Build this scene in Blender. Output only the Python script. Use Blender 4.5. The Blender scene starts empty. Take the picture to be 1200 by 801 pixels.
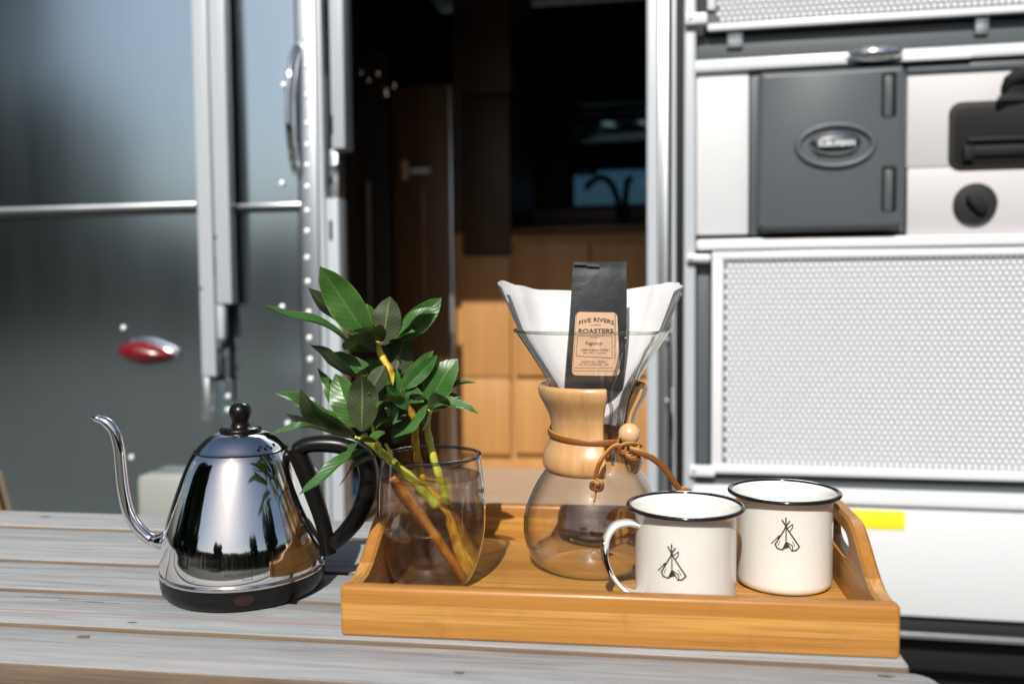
import bpy, bmesh, math, random
from mathutils import Vector, Matrix, Quaternion, noise
R = math.radians
rnd = random.Random(7)
sc = bpy.context.scene
C = sc.collection

# ------------------------------------------------------------------ camera
FPX, PITCH, ROLL, CAMH = 1045.1, 0.0566, 0.009, 0.2507      # the picture is 1200 px wide
cam_d = bpy.data.cameras.new("camera"); cam = bpy.data.objects.new("camera", cam_d); C.objects.link(cam)
cam_d.sensor_width = 36; cam_d.lens = FPX / 1200 * 36
cam_d.clip_start = 0.02; cam_d.clip_end = 3000
CAMROT = (Matrix.Rotation(math.pi / 2 - PITCH, 4, 'X') @ Matrix.Rotation(-ROLL, 4, 'Z'))
cam.matrix_world = Matrix.Translation((0, 0, CAMH)) @ CAMROT
cam_d.dof.use_dof = True; cam_d.dof.focus_distance = 0.745; cam_d.dof.aperture_fstop = 4.0
sc.camera = cam

# ------------------------------------------------------------------ sky, sun, exposure
SUN_EL, SUN_AZ = R(43), R(11)           # the sun stands behind the camera, a little to its left
w = bpy.data.worlds.new("World"); sc.world = w; w.use_nodes = True
nt = w.node_tree
sky = nt.nodes.new("ShaderNodeTexSky"); sky.sky_type = 'NISHITA'; sky.sun_disc = False
sky.sun_elevation = SUN_EL; sky.sun_rotation = math.pi + SUN_AZ
sky.air_density = 1.0; sky.dust_density = 2.2; sky.ozone_density = 1.0
bg = nt.nodes["Background"]; bg.inputs[1].default_value = 0.072
nt.links.new(sky.outputs[0], bg.inputs[0])
sun_d = bpy.data.lights.new("sun", 'SUN'); sun_d.energy = 4.9; sun_d.angle = R(0.53); sun_d.color = (1.0, 0.95, 0.88)
sun = bpy.data.objects.new("sun", sun_d); C.objects.link(sun)
travel = Vector((math.sin(SUN_AZ) * math.cos(SUN_EL), math.cos(SUN_AZ) * math.cos(SUN_EL), -math.sin(SUN_EL)))
sun.rotation_euler = travel.to_track_quat('-Z', 'Y').to_euler(); sun.location = (-1, -5, 6)
sc.view_settings.view_transform = 'Standard'; sc.view_settings.look = 'None'
sc.view_settings.exposure = 0.12; sc.view_settings.gamma = 1.0
sc.cycles.max_bounces = 10; sc.cycles.transparent_max_bounces = 24; sc.cycles.glossy_bounces = 5; sc.cycles.diffuse_bounces = 2
sc.cycles.caustics_refractive = False; sc.cycles.caustics_reflective = False
sc.cycles.sample_clamp_indirect = 6.0

# ------------------------------------------------------------------ helpers
def at(u, v, Y):
    """world point on the sight line through picture point (u, v), at world depth Y"""
    d = CAMROT.to_3x3() @ Vector(((u - 600) / FPX, -(v - 400.5) / FPX, -1))
    return Vector((0, 0, CAMH)) + d * (Y / d.y)

def link(name, me, m=None, parent=None):
    o = bpy.data.objects.new(name, me); C.objects.link(o)
    if m is not None:
        for mm in (m if isinstance(m, (list, tuple)) else [m]): me.materials.append(mm)
    if parent: o.parent = parent
    return o
def obj(name, bm, m, parent=None, smooth=True, angle=35):
    me = bpy.data.meshes.new(name)
    bmesh.ops.recalc_face_normals(bm, faces=bm.faces[:])
    bm.to_mesh(me); bm.free()
    if smooth:
        me.polygons.foreach_set('use_smooth', [True] * len(me.polygons))
        if angle < 180: me.set_sharp_from_angle(angle=R(angle))
    return link(name, me, m, parent)
def thing(name, label, cat, loc=(0, 0, 0), rz=0, group=None):
    o = bpy.data.objects.new(name, None); C.objects.link(o); o.location = loc; o.rotation_euler = (0, 0, rz)
    o.empty_display_size = 0.05
    o['label'] = label; o['category'] = cat
    if group: o['group'] = group
    return o
def box(bm, lo, hi, bev=0, seg=2):
    vs = bmesh.ops.create_cube(bm, size=1)['verts']
    c = [(a + b) / 2 for a, b in zip(lo, hi)]; s = [abs(b - a) for a, b in zip(lo, hi)]
    for v in vs: v.co = Vector((c[i] + v.co[i] * s[i] for i in range(3)))
    if bev:
        es = list({e for v in vs for e in v.link_edges})
        bmesh.ops.bevel(bm, geom=es, offset=min(bev, min(s) * .45), segments=seg, profile=.5, affect='EDGES')
    return bm
def boxbm(lo, hi, bev=0, seg=2): return box(bmesh.new(), lo, hi, bev, seg)
def lathe(bm, prof, n=64, az0=0, az1=360, cx=0, cy=0, rfun=None, closed=False):
    """prof: list of (r, z). azimuth 0 looks towards -y, 90 towards +x"""
    full = abs(az1 - az0) >= 360
    m = n if full else n + 1
    rings = []
    P = list(prof)
    for (r, z) in P:
        if r < 1e-7: rings.append([bm.verts.new((cx, cy, z))]); continue
        ring = []
        for k in range(m):
            a = R(az0 + (az1 - az0) * k / n)
            rr = rfun(r, z, a) if rfun else r
            ring.append(bm.verts.new((cx + rr * math.sin(a), cy - rr * math.cos(a), z)))
        rings.append(ring)
    pairs = list(zip(rings, rings[1:]))
    if closed: pairs.append((rings[-1], rings[0]))
    for A, B in pairs:
        for k in range(n):
            k2 = (k + 1) % m
            if len(A) == 1 and len(B) == 1: continue
            if len(A) == 1: bm.faces.new((A[0], B[k], B[k2]))
            elif len(B) == 1: bm.faces.new((A[k], A[k2], B[0]))
            else: bm.faces.new((A[k], A[k2], B[k2], B[k]))
    if closed and not full:
        bm.faces.new([r[0] for r in rings]); bm.faces.new([r[-1] for r in rings])
    return bm
def spline(pts, n=8):
    P = [Vector(p) for p in pts]; out = []
    for i in range(len(P) - 1):
        p0 = P[max(i - 1, 0)]; p1 = P[i]; p2 = P[i + 1]; p3 = P[min(i + 2, len(P) - 1)]
        for k in range(n):
            t = k / n
            out.append(.5 * ((2 * p1) + (p2 - p0) * t + (2 * p0 - 5 * p1 + 4 * p2 - p3) * t * t + (3 * p1 - p0 - 3 * p2 + p3) * t ** 3))
    out.append(P[-1]); return out
def sweep(bm, pts, rad, n=12, flat=1.0, up=Vector((0, 0, 1)), cap=True, closed=False):
    """tube through pts; rad = number or list; flat scales the section along the second axis"""
    pts = [Vector(p) for p in pts]; N = len(pts); rings = []
    u = Vector(up)
    for i, p in enumerate(pts):
        if closed: t = pts[(i + 1) % N] - pts[i - 1]
        else: t = pts[min(i + 1, N - 1)] - pts[max(i - 1, 0)]
        t.normalize()
        s = u.cross(t)
        if s.length < 1e-5: s = Vector((1, 0, 0)).cross(t)
        s.normalize(); u = t.cross(s).normalized()
        r = rad[min(i, len(rad) - 1)] if isinstance(rad, (list, tuple)) else rad
        rings.append([bm.verts.new(p + (u * math.cos(2 * math.pi * k / n) + s * math.sin(2 * math.pi * k / n) * flat) * r) for k in range(n)])
    pr = list(zip(rings, rings[1:]))
    if closed: pr.append((rings[-1], rings[0]))
    for A, B in pr:
        for k in range(n): bm.faces.new((A[k], A[(k + 1) % n], B[(k + 1) % n], B[k]))
    if cap and not closed:
        bm.faces.new(rings[0]); bm.faces.new(list(reversed(rings[-1])))
    return bm
def outline_rr(x0, y0, x1, y1, r, seg=5):
    """rounded rectangle outline; r a number or four (bl, br, tr, tl)"""
    rs = r if isinstance(r, (list, tuple)) else (r,) * 4
    out = []
    for (cx, cy, a0, rr) in ((x0, y0, 180, rs[0]), (x1, y0, 270, rs[1]), (x1, y1, 0, rs[2]), (x0, y1, 90, rs[3])):
        sx = 1 if cx == x0 else -1; sy = 1 if cy == y0 else -1
        ox, oy = cx + sx * rr, cy + sy * rr
        if rr < 1e-6: out.append((cx, cy)); continue
        for k in range(seg + 1):
            a = R(a0 + 90 * k / seg); out.append((ox + rr * math.cos(a), oy + rr * math.sin(a)))
    return out
def inset(o, d):
    n = len(o); res = []
    for i in range(n):
        p0, p1, p2 = Vector(o[i - 1]), Vector(o[i]), Vector(o[(i + 1) % n])
        a = (p1 - p0).normalized(); b = (p2 - p1).normalized()
        na = Vector((-a.y, a.x)); nb = Vector((-b.y, b.x)); m = na + nb
        m = m / max(m.length_squared / 2, .5) if m.length > 1e-6 else na
        res.append(tuple(p1 + m * d))
    return res
def slab(bm, outl, z0, z1, bev=0, axis='z', botbev=True):
    """closed plate from a counter-clockwise outline with chamfered rims; axis 'y' builds it facing -y (outline in x, z; z0 back, z1 front as -depth)"""
    def V(p, z): return bm.verts.new((p[0], p[1], z) if axis == 'z' else (p[0], -z, p[1]))
    lay = []
    if bev:
        if botbev: lay.append((inset(outl, bev), z0)); lay.append((outl, z0 + bev))
        else: lay.append((outl, z0))
        lay.append((outl, z1 - bev)); lay.append((inset(outl, bev * .3), z1 - bev * .3)); lay.append((inset(outl, bev), z1))
    else: lay = [(outl, z0), (outl, z1)]
    rings = [[V(p, z) for p in o] for o, z in lay]; n = len(outl)
    for A, B in zip(rings, rings[1:]):
        for k in range(n): bm.faces.new((A[k], A[(k + 1) % n], B[(k + 1) % n], B[k]))
    bm.faces.new(list(reversed(rings[0]))); bm.faces.new(rings[-1])
    return bm
def dome(bm, outl, y0, h, rings=6, c=None):
    """outline in (x, z) swelling by h towards -y from depth y0"""
    n = len(outl); cx = sum(p[0] for p in outl) / n if c is None else c[0]; cz = sum(p[1] for p in outl) / n if c is None else c[1]
    prev = None
    for i in range(rings):
        t = math.pi / 2 * i / rings; s = math.cos(t); d = math.sin(t) * h
        ring = [bm.verts.new((cx + (p[0] - cx) * s, y0 - d, cz + (p[1] - cz) * s)) for p in outl]
        if prev:
            for k in range(n): bm.faces.new((prev[k], prev[(k + 1) % n], ring[(k + 1) % n], ring[k]))
        else: first = ring
        prev = ring
    top = bm.verts.new((cx, y0 - h, cz))
    for k in range(n): bm.faces.new((prev[k], prev[(k + 1) % n], top))
    bm.faces.new(list(reversed(first)))
    return bm
def ell(cx, cy, a, b, n=32): return [(cx + a * math.cos(2 * math.pi * k / n), cy + b * math.sin(2 * math.pi * k / n)) for k in range(n)]
def text_mesh(s, size, extrude=0.0, spacing=1.0, bold=0.0, shear=0.0):
    cu = bpy.data.curves.new("lettering", 'FONT'); cu.body = s; cu.size = size; cu.align_x = 'CENTER'; cu.align_y = 'CENTER'
    cu.space_character = spacing; cu.extrude = extrude; cu.offset = bold; cu.shear = shear; cu.resolution_u = 3
    o = bpy.data.objects.new("lettering", cu); C.objects.link(o)
    bpy.context.view_layer.update()
    me = bpy.data.meshes.new_from_object(o.evaluated_get(bpy.context.evaluated_depsgraph_get()))
    bpy.data.objects.remove(o); bpy.data.curves.remove(cu)
    return me
def tri_split(me, cuts=1):
    bm = bmesh.new(); bm.from_mesh(me); bmesh.ops.triangulate(bm, faces=bm.faces[:])
    bm.to_mesh(me); bm.free()

# ------------------------------------------------------------------ materials
def mat(name, col=(.5, .5, .5), rough=.5, metal=0, **k):
    m = bpy.data.materials.new(name); m.use_nodes = True
    b = m.node_tree.nodes["Principled BSDF"]
    b.inputs["Base Color"].default_value = (*col, 1); b.inputs["Roughness"].default_value = rough; b.inputs["Metallic"].default_value = metal
    for a, v in k.items(): b.inputs[a.replace('_', ' ')].default_value = v
    return m
class NG:
    def __init__(s, m): s.m = m; s.t = m.node_tree; s.b = s.t.nodes.get("Principled BSDF")
    def n(s, typ, **k):
        x = s.t.nodes.new("ShaderNode" + typ)
        for a, v in k.items():
            if a.startswith('_'): setattr(x, a[1:], v)
            else: x.inputs[a.replace('__', ' ')].default_value = v
        return x
    def l(s, a, b): s.t.links.new(a, b)
    def coord(s, scale=(1, 1, 1), kind='Object', rot=(0, 0, 0)):
        tc = s.n('TexCoord'); mp = s.n('Mapping'); mp.inputs['Scale'].default_value = scale; mp.inputs['Rotation'].default_value = rot
        s.l(tc.outputs[kind], mp.inputs[0]); return mp.outputs[0]
    def noise(s, vec, scale=5, detail=4, rough=.55, dist=0):
        x = s.n('TexNoise', Scale=scale, Detail=detail, Roughness=rough, Distortion=dist); s.l(vec, x.inputs['Vector']); return x.outputs['Fac']
    def ramp(s, fac, stops):
        x = s.n('ValToRGB'); e = x.color_ramp.elements
        while len(e) < len(stops): e.new(.5)
        for i, (p, c) in enumerate(stops):
            e[i].position = p; e[i].color = (*c, 1) if len(c) == 3 else c
        s.l(fac, x.inputs[0]); return x.outputs[0]
    def mix(s, fac, a, b, mode='MIX'):
        x = s.n('Mix', _data_type='RGBA', _blend_type=mode)
        for sock, val in ((x.inputs[0], fac), (x.inputs[6], a), (x.inputs[7], b)):
            if hasattr(val, 'links'): s.l(val, sock)
            elif isinstance(val, (int, float)): sock.default_value = val
            else: sock.default_value = (*val, 1)
        return x.outputs[2]
    def math(s, op, a, b=0.0, c=0.0):
        x = s.n('Math', _operation=op)
        for i, val in enumerate((a, b, c)):
            if hasattr(val, 'links'): s.l(val, x.inputs[i])
            else: x.inputs[i].default_value = val
        return x.outputs[0]
    def bump(s, h, strength=.3, dist=.001, normal=None):
        x = s.n('Bump', Strength=strength, Distance=dist); s.l(h, x.inputs['Height'])
        if normal: s.l(normal, x.inputs['Normal'])
        s.l(x.outputs[0], s.b.inputs['Normal']); return x.outputs[0]

def aluminium(name, col, rough, streak=.15, warp=1.0):
    m = mat(name, col, rough, 1.0); g = NG(m)
    v = g.coord((1, 1, 1)); s1 = g.noise(g.coord((22, 22, 2.2)), 1, 3)
    big = g.noise(v, 1.7, 1); smear = g.noise(g.coord((9, 9, 1.4)), 1, 5, .6)
    r = g.math('ADD', g.math('MULTIPLY', s1, streak * .5), rough - streak * .75); r = g.math('ADD', r, g.math('MULTIPLY', smear, streak))
    g.l(r, g.b.inputs['Roughness'])
    c = g.mix(smear, tuple(x * .86 for x in col), col); g.l(c, g.b.inputs['Base Color'])
    g.bump(big, .30, .02 * warp)
    return m
M = {}
M['skin'] = aluminium('polished_aluminium_skin', (.76, .89, .96), .18, .05, .45)
M['frame_alu'] = aluminium('brushed_aluminium_frame', (.72, .75, .78), .38, .1, .1)
M['flange'] = aluminium('dull_aluminium_flange', (.50, .54, .58), .40, .1, .1)
M['rivet'] = mat('bright_rivet_head', (.85, .87, .9), .38, .25)
M['chrome'] = mat('chrome', (.86, .87, .88), .06, 1)
def painted(name, col, rough=.45, speck=.12, bump=.15, sc_=700):
    m = mat(name, col, rough); g = NG(m); v = g.coord()
    f = g.noise(v, sc_, 2); f2 = g.noise(v, 9, 4)
    c = g.mix(g.math('MULTIPLY', f, speck * 2), col, tuple(x * .72 for x in col))
    c = g.mix(g.math('MULTIPLY', f2, .25), c, tuple(x * .85 for x in col)); g.l(c, g.b.inputs['Base Color'])
    g.bump(f, bump, .0006)
    return m
M['white_panel'] = painted('white_painted_panel', (.66, .68, .705), .5, .22, .35, 420)
M['white_rail'] = painted('white_enamel_rail', (.73, .75, .78), .3, .04, .03)
M['light_frame'] = painted('pale_grey_frame', (.43, .47, .51), .35, .08, .05)
M['mesh_sheet'] = mat('grey_sheet_behind_dots', (.13, .145, .16), .5)
M['mesh_dot'] = painted('white_embossed_dot', (.76, .79, .82), .3, .03, .0)
M['grey_plastic'] = painted('charcoal_grey_plastic', (.085, .10, .112), .42, .15, .3, 900)
M['dark_grey'] = mat('dark_grey_recess', (.018, .020, .021), .6, Specular_IOR_Level=.25)
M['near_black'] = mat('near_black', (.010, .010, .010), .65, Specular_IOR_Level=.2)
M['rubber'] = mat('black_rubber_gasket', (.008, .008, .008), .6, Specular_IOR_Level=.25)
M['pink_panel'] = painted('pale_warm_white_panel', (.54, .535, .55), .5, .1, .1)
M['red_lens'] = mat('red_lens', (.14, .006, .008), .22, 0, Coat_Weight=.3, Coat_Roughness=.1)
M['yellow'] = mat('yellow_sticker', (.80, .72, .02), .55)
M['black_plastic'] = mat('black_plastic', (.006, .0055, .005), .30, Specular_IOR_Level=.3)
M['steel'] = mat('polished_steel', (.88, .865, .85), .10, 1, Anisotropic=.85, Anisotropic_Rotation=.25)
g = NG(M['steel']); v = g.coord((3, 3, 420)); s_ = g.noise(v, 1, 3); sm = g.noise(g.coord((1, 1, 1)), 38, 5, .7, 1.5); s_ = g.math('ADD', s_, g.math('MULTIPLY', g.math('MAXIMUM', g.math('SUBTRACT', sm, .55), 0.0), 2.5)); g.l(g.math('ADD', g.math('MULTIPLY', s_, .035), .038), g.b.inputs['Roughness'])
M['lid_steel'] = mat('brushed_lid_steel', (.78, .78, .78), .12, 1)

def thin_glass(name, tint=(.97, .98, .98), edge=(.35, .38, .36), power=3.0, gloss=1.0, ior=1.5, rough=.0):
    m = bpy.data.materials.new(name); m.use_nodes = True; t = m.node_tree; t.nodes.remove(t.nodes["Principled BSDF"])
    g = NG(m); out = t.nodes["Material Output"]
    lw = g.n('LayerWeight', Blend=.5); f0 = ((ior - 1) / (ior + 1)) ** 2
    fres = g.math('MULTIPLY_ADD', g.math('POWER', lw.outputs['Facing'], 5.0), 1 - f0, f0)
    e = g.math('POWER', lw.outputs['Facing'], power)
    tr = g.n('BsdfTransparent'); g.l(g.mix(e, tint, edge), tr.inputs[0])
    gl = g.n('BsdfGlossy', Roughness=rough); gl.inputs[0].default_value = (1, 1, 1, 1)
    mx = g.n('MixShader'); g.l(g.math('MULTIPLY', fres, gloss), mx.inputs[0]); g.l(tr.outputs[0], mx.inputs[1]); g.l(gl.outputs[0], mx.inputs[2])
    g.l(mx.outputs[0], out.inputs[0]); return m
M['glass'] = thin_glass('clear_glass', (.99, .99, .985), (.20, .215, .21), 3.4, 1.5)
M['inner_glass'] = thin_glass('inner_glass_wall', (.995, .995, .99), (.75, .76, .75), 4.0, 1.3)
M['rim_glass'] = thin_glass('thick_glass_rim', (.85, .86, .80), (.22, .23, .17), 1.6, 1.3)
M['fold_glass'] = thin_glass('folded_channel_glass', (.75, .77, .76), (.03, .035, .03), 1.4, 3.0)
M['vase_glass'] = thin_glass('smoky_glass', (.93, .905, .90), (.24, .22, .24), 2.8, 1.8)
M['water'] = thin_glass('water', (.985, .965, .945), (.85, .80, .76), 2.0, .5, 1.33)
g = NG(M['water']); out = g.t.nodes["Material Output"]; last = out.inputs[0].links[0].from_socket
rf = g.n('BsdfRefraction', IOR=1.33, Roughness=0.0); rf.inputs[0].default_value = (.96, .93, .90, 1); mx = g.n('MixShader'); mx.inputs[0].default_value = .34
g.l(last, mx.inputs[1]); g.l(rf.outputs[0], mx.inputs[2]); g.l(mx.outputs[0], out.inputs[0])
M['window_glass'] = thin_glass('tinted_window_glass', (.26, .36, .42), (.1, .15, .18), 2.5, .6)

def wood(name, c0, c1, c2, scale=1.0, axis=0, rough=.5, ring=14, bump=.15, knots=False, coord='Object', coat=0):
    """grain runs along `axis`"""
    m = mat(name, c1, rough, Coat_Weight=coat); g = NG(m)
    s3 = [scale * ring * 6] * 3; s3[axis] = scale * ring * .25
    s4 = [scale * ring * 40] * 3; s4[axis] = scale * ring * .8
    a = g.noise(g.coord(s3, coord), 1, 4, .6, .6); b = g.noise(g.coord(s4, coord), 1, 3, .6)
    d = g.noise(g.coord((3, 3, 3), coord), 1.5, 3)
    f = g.math('ADD', g.math('MULTIPLY', a, .65), g.math('MULTIPLY', b, .35))
    c = g.ramp(f, [(.30, c0), (.5, c1), (.70, c2)])
    c = g.mix(g.math('MULTIPLY', d, .35), c, tuple(x * .8 for x in c1))
    g.l(c, g.b.inputs['Base Color']); g.bump(f, bump, .0008)
    return m
M['collar_wood'] = wood('pale_waxed_wood', (.44, .235, .09), (.56, .32, .135), (.66, .41, .19), 1.0, 2, .33, 9, .05, coat=.3)
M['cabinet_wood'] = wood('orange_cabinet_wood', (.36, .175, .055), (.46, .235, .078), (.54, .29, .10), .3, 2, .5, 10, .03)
M['shaded_wood'] = wood('shade_darkened_cabinet_wood', (.035, .020, .010), (.048, .027, .012), (.062, .035, .015), .3, 2, .5, 10, .03)  # shade of the unlit upper cabinets is darkened into this colour
M['floor_wood'] = wood('pale_floor', (.36, .26, .18), (.44, .33, .24), (.5, .38, .28), .3, 0, .5, 10, .03)
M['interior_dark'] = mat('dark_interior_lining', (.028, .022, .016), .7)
M['leather'] = mat('brown_leather', (.21, .068, .014), .45)
g = NG(M['leather']); f = g.noise(g.coord(), 900, 3); g.bump(f, .3, .0003)
M['leather_edge'] = mat('yellow_leather_edge', (.62, .34, .05), .5)
M['bead'] = wood('bead_wood', (.58, .34, .17), (.66, .41, .22), (.72, .48, .28), 1, 2, .3, 12, .02, coat=.4)
M['paper'] = mat('white_filter_paper', (.80, .80, .81), .85)
g = NG(M['paper']); f = g.noise(g.coord(), 260, 4); g.bump(f, .35, .0006)
tr = g.n('BsdfTranslucent'); tr.inputs[0].default_value = (.7, .7, .7, 1); mx = g.n('MixShader'); mx.inputs[0].default_value = .2
g.l(g.b.outputs[0], mx.inputs[1]); g.l(tr.outputs[0], mx.inputs[2]); g.l(mx.outputs[0], g.t.nodes["Material Output"].inputs[0])
M['bag'] = mat('black_coffee_bag', (.008, .012, .015), .5)
g = NG(M['bag']); f = g.noise(g.coord(), 45, 3, .5, .6); f9 = g.noise(g.coord((1, 1, .5)), 22, 2); g.bump(g.math('ADD', f, g.math('MULTIPLY', f9, 2.0)), .40, .0020)
M['foil'] = mat('silver_foil', (.7, .72, .75), .2, 1)
M['kraft'] = mat('kraft_label_paper', (.56, .36, .23), .8)
g = NG(M['kraft']); f = g.noise(g.coord(), 500, 3); g.l(g.mix(f, (.50, .32, .20), (.63, .41, .27)), g.b.inputs['Base Color'])
M['ink'] = mat('black_ink', (.03, .022, .018), .6)
M['logo_ink'] = mat('dark_olive_print', (.035, .03, .022), .5)
M['enamel'] = mat('cream_speckled_enamel', (.78, .75, .68), .22, 0, Coat_Weight=.35, Coat_Roughness=.06)
g = NG(M['enamel']); f = g.noise(g.coord(), 420, 3, .7); c = g.ramp(f, [(.24, (.64, .62, .56)), (.40, (.745, .74, .695)), (.7, (.775, .765, .725))]); g.l(c, g.b.inputs['Base Color'])
f2 = g.noise(g.coord(), 60, 3); g.bump(g.math('ADD', f2, g.math('MULTIPLY', f, .3)), .12, .0008)
M['black_enamel'] = mat('black_enamel', (.006, .006, .007), .12, 0, Coat_Weight=.5)

# bamboo: three laminated strips across the height, long fibres, node marks
def bamboo(name, axis, across, strip, tone=1.0):
    m = mat(name, (.5, .27, .08), .42, Coat_Weight=.25, Coat_Roughness=.2); g = NG(m)
    tc = g.n('TexCoord'); sp = g.n('SeparateXYZ'); g.l(tc.outputs['Object'], sp.inputs[0])
    ax, ac = sp.outputs[axis], sp.outputs[across]
    s3 = [260] * 3; s3[axis] = 5
    a = g.noise(g.coord(s3), 1, 5, .65, .4); s4 = [900] * 3; s4[axis] = 14; b = g.noise(g.coord(s4), 1, 2)
    cell = g.math('FLOOR', g.math('DIVIDE', g.math('ADD', ac, .0005), strip))
    wn = g.n('TexWhiteNoise', _noise_dimensions='1D'); g.l(cell, wn.inputs['W'])
    tone_ = wn.outputs['Value']
    # node marks: a wavering ring across each strip, at its own places
    off = g.math('MULTIPLY', tone_, 3.7)
    p = g.math('FRACT', g.math('ADD', g.math('MULTIPLY', ax, 4.6), off))
    wob = g.noise(g.coord((70, 70, 70)), 1, 3)
    dn = g.math('ABSOLUTE', g.math('ADD', g.math('SUBTRACT', p, .5), g.math('MULTIPLY', g.math('SUBTRACT', wob, .5), .05)))
    node = g.ramp(dn, [(.0, (1, 1, 1)), (.012, (.35, .35, .35)), (.06, (0, 0, 0))])
    patch = g.noise(g.coord((420, 420, 420)), 1, 3, .7)
    f = g.math('ADD', g.math('MULTIPLY', a, .6), g.math('MULTIPLY', b, .4))
    c = g.ramp(f, [(.33, (.29 * tone, .12 * tone, .018 * tone)), (.5, (.52 * tone, .26 * tone, .060 * tone)), (.67, (.66 * tone, .355 * tone, .085 * tone))])
    c = g.mix(g.math('MULTIPLY', tone_, .85), c, (.33 * tone, .13 * tone, .018 * tone))
    c = g.mix(g.math('MULTIPLY', node, g.math('MULTIPLY', patch, .8)), c, (.30 * tone, .13 * tone, .035 * tone))
    fr = g.math('FRACT', g.math('DIVIDE', g.math('ADD', ac, .0005), strip))
    seam = g.math('LESS_THAN', fr, .028)
    c = g.mix(g.math('MULTIPLY', seam, .45), c, (.25 * tone, .11 * tone, .03 * tone))
    wear = g.noise(g.coord((1, 1, 1)), 24, 6, .75); c = g.mix(g.math('MULTIPLY', g.math('MAXIMUM', g.math('SUBTRACT', wear, .58), 0.0), 2.2), c, (.24 * tone, .11 * tone, .03 * tone))
    g.l(g.math('ADD', g.math('MULTIPLY', wear, .35), .26), g.b.inputs['Roughness'])
    g.l(c, g.b.inputs['Base Color']); g.bump(g.math('SUBTRACT', f, g.math('MULTIPLY', seam, .4)), .30, .0008)
    return m
M['bamboo_x'] = bamboo('bamboo_front', 0, 2, .0128)
M['bamboo_base'] = bamboo('bamboo_base', 0, 1, .024, .95)
M['bamboo_y'] = bamboo('bamboo_side', 1, 2, .021, .95)

# weathered plank: grey on its top face, raw tan wood on its sawn sides
m = mat('weathered_grey_plank', (.4, .4, .4), .75); g = NG(m)
oi = g.n('ObjectInfo'); rv = g.math('MULTIPLY', oi.outputs['Random'], 9.0)
tc = g.n('TexCoord'); add = g.n('VectorMath', _operation='ADD'); cb = g.n('CombineXYZ'); g.l(rv, cb.inputs[1]); g.l(rv, cb.inputs[0])
g.l(tc.outputs['Object'], add.inputs[0]); g.l(cb.outputs[0], add.inputs[1])
def mapped(sc3):
    mp = g.n('Mapping'); mp.inputs['Scale'].default_value = sc3; g.l(add.outputs[0], mp.inputs[0]); return mp.outputs[0]
a = g.noise(mapped((3.5, 75, 75)), 1, 6, .62, 1.6); b = g.noise(mapped((16, 700, 700)), 1, 4, .7); d = g.noise(mapped((3, 9, 3)), 1, 4)
f = g.math('ADD', g.math('MULTIPLY', a, .55), g.math('MULTIPLY', b, .45))
c = g.ramp(f, [(.32, (.10, .112, .125)), (.43, (.235, .248, .262)), (.55, (.325, .34, .352)), (.70, (.44, .448, .455))])
c = g.mix(g.ramp(d, [(.45, (0, 0, 0)), (.75, (.35, .35, .35))]), c, (.37, .34, .32))
geo = g.n('NewGeometry'); sx = g.n('SeparateXYZ'); tn = g.n('VectorTransform', _vector_type='NORMAL', _convert_from='WORLD', _convert_to='OBJECT')
g.l(geo.outputs['True Normal'], tn.inputs[0]); g.l(tn.outputs[0], sx.inputs[0])
side = g.math('LESS_THAN', g.math('ABSOLUTE', sx.outputs[2]), .5)
c = g.mix(side, c, g.ramp(f, [(.3, (.09, .063, .043)), (.7, (.21, .148, .10))]))
g.l(c, g.b.inputs['Base Color']); g.bump(f, .8, .0016)
M['plank'] = m
M['knot'] = mat('dark_knot', (.14, .115, .095), .8)
M['table_frame'] = wood('table_underframe_wood', (.05, .05, .05), (.08, .08, .078), (.11, .11, .105), .4, 1, .7)
m = mat('grey_gravel_asphalt', (.08, .08, .08), .9); g = NG(m); v = g.coord()
a = g.noise(v, 120, 3); b = g.noise(v, .8, 4)
g.l(g.mix(b, g.ramp(a, [(.3, (.012, .014, .012)), (.7, (.040, .042, .037))]), (.018, .024, .014)), g.b.inputs['Base Color']); g.bump(a, .6, .01); M['ground'] = m
m = mat('tree_leaves', (.035, .06, .02), .6); g = NG(m); oi = g.n('ObjectInfo'); f = g.noise(g.coord(), 1.3, 3)
g.l(g.mix(f, (.018, .032, .012), (.06, .095, .03)), g.b.inputs['Base Color']); M['tree_leaf'] = m
M['bark'] = wood('tree_bark', (.05, .038, .028), (.09, .07, .05), (.13, .10, .08), .05, 2, .9)

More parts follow.
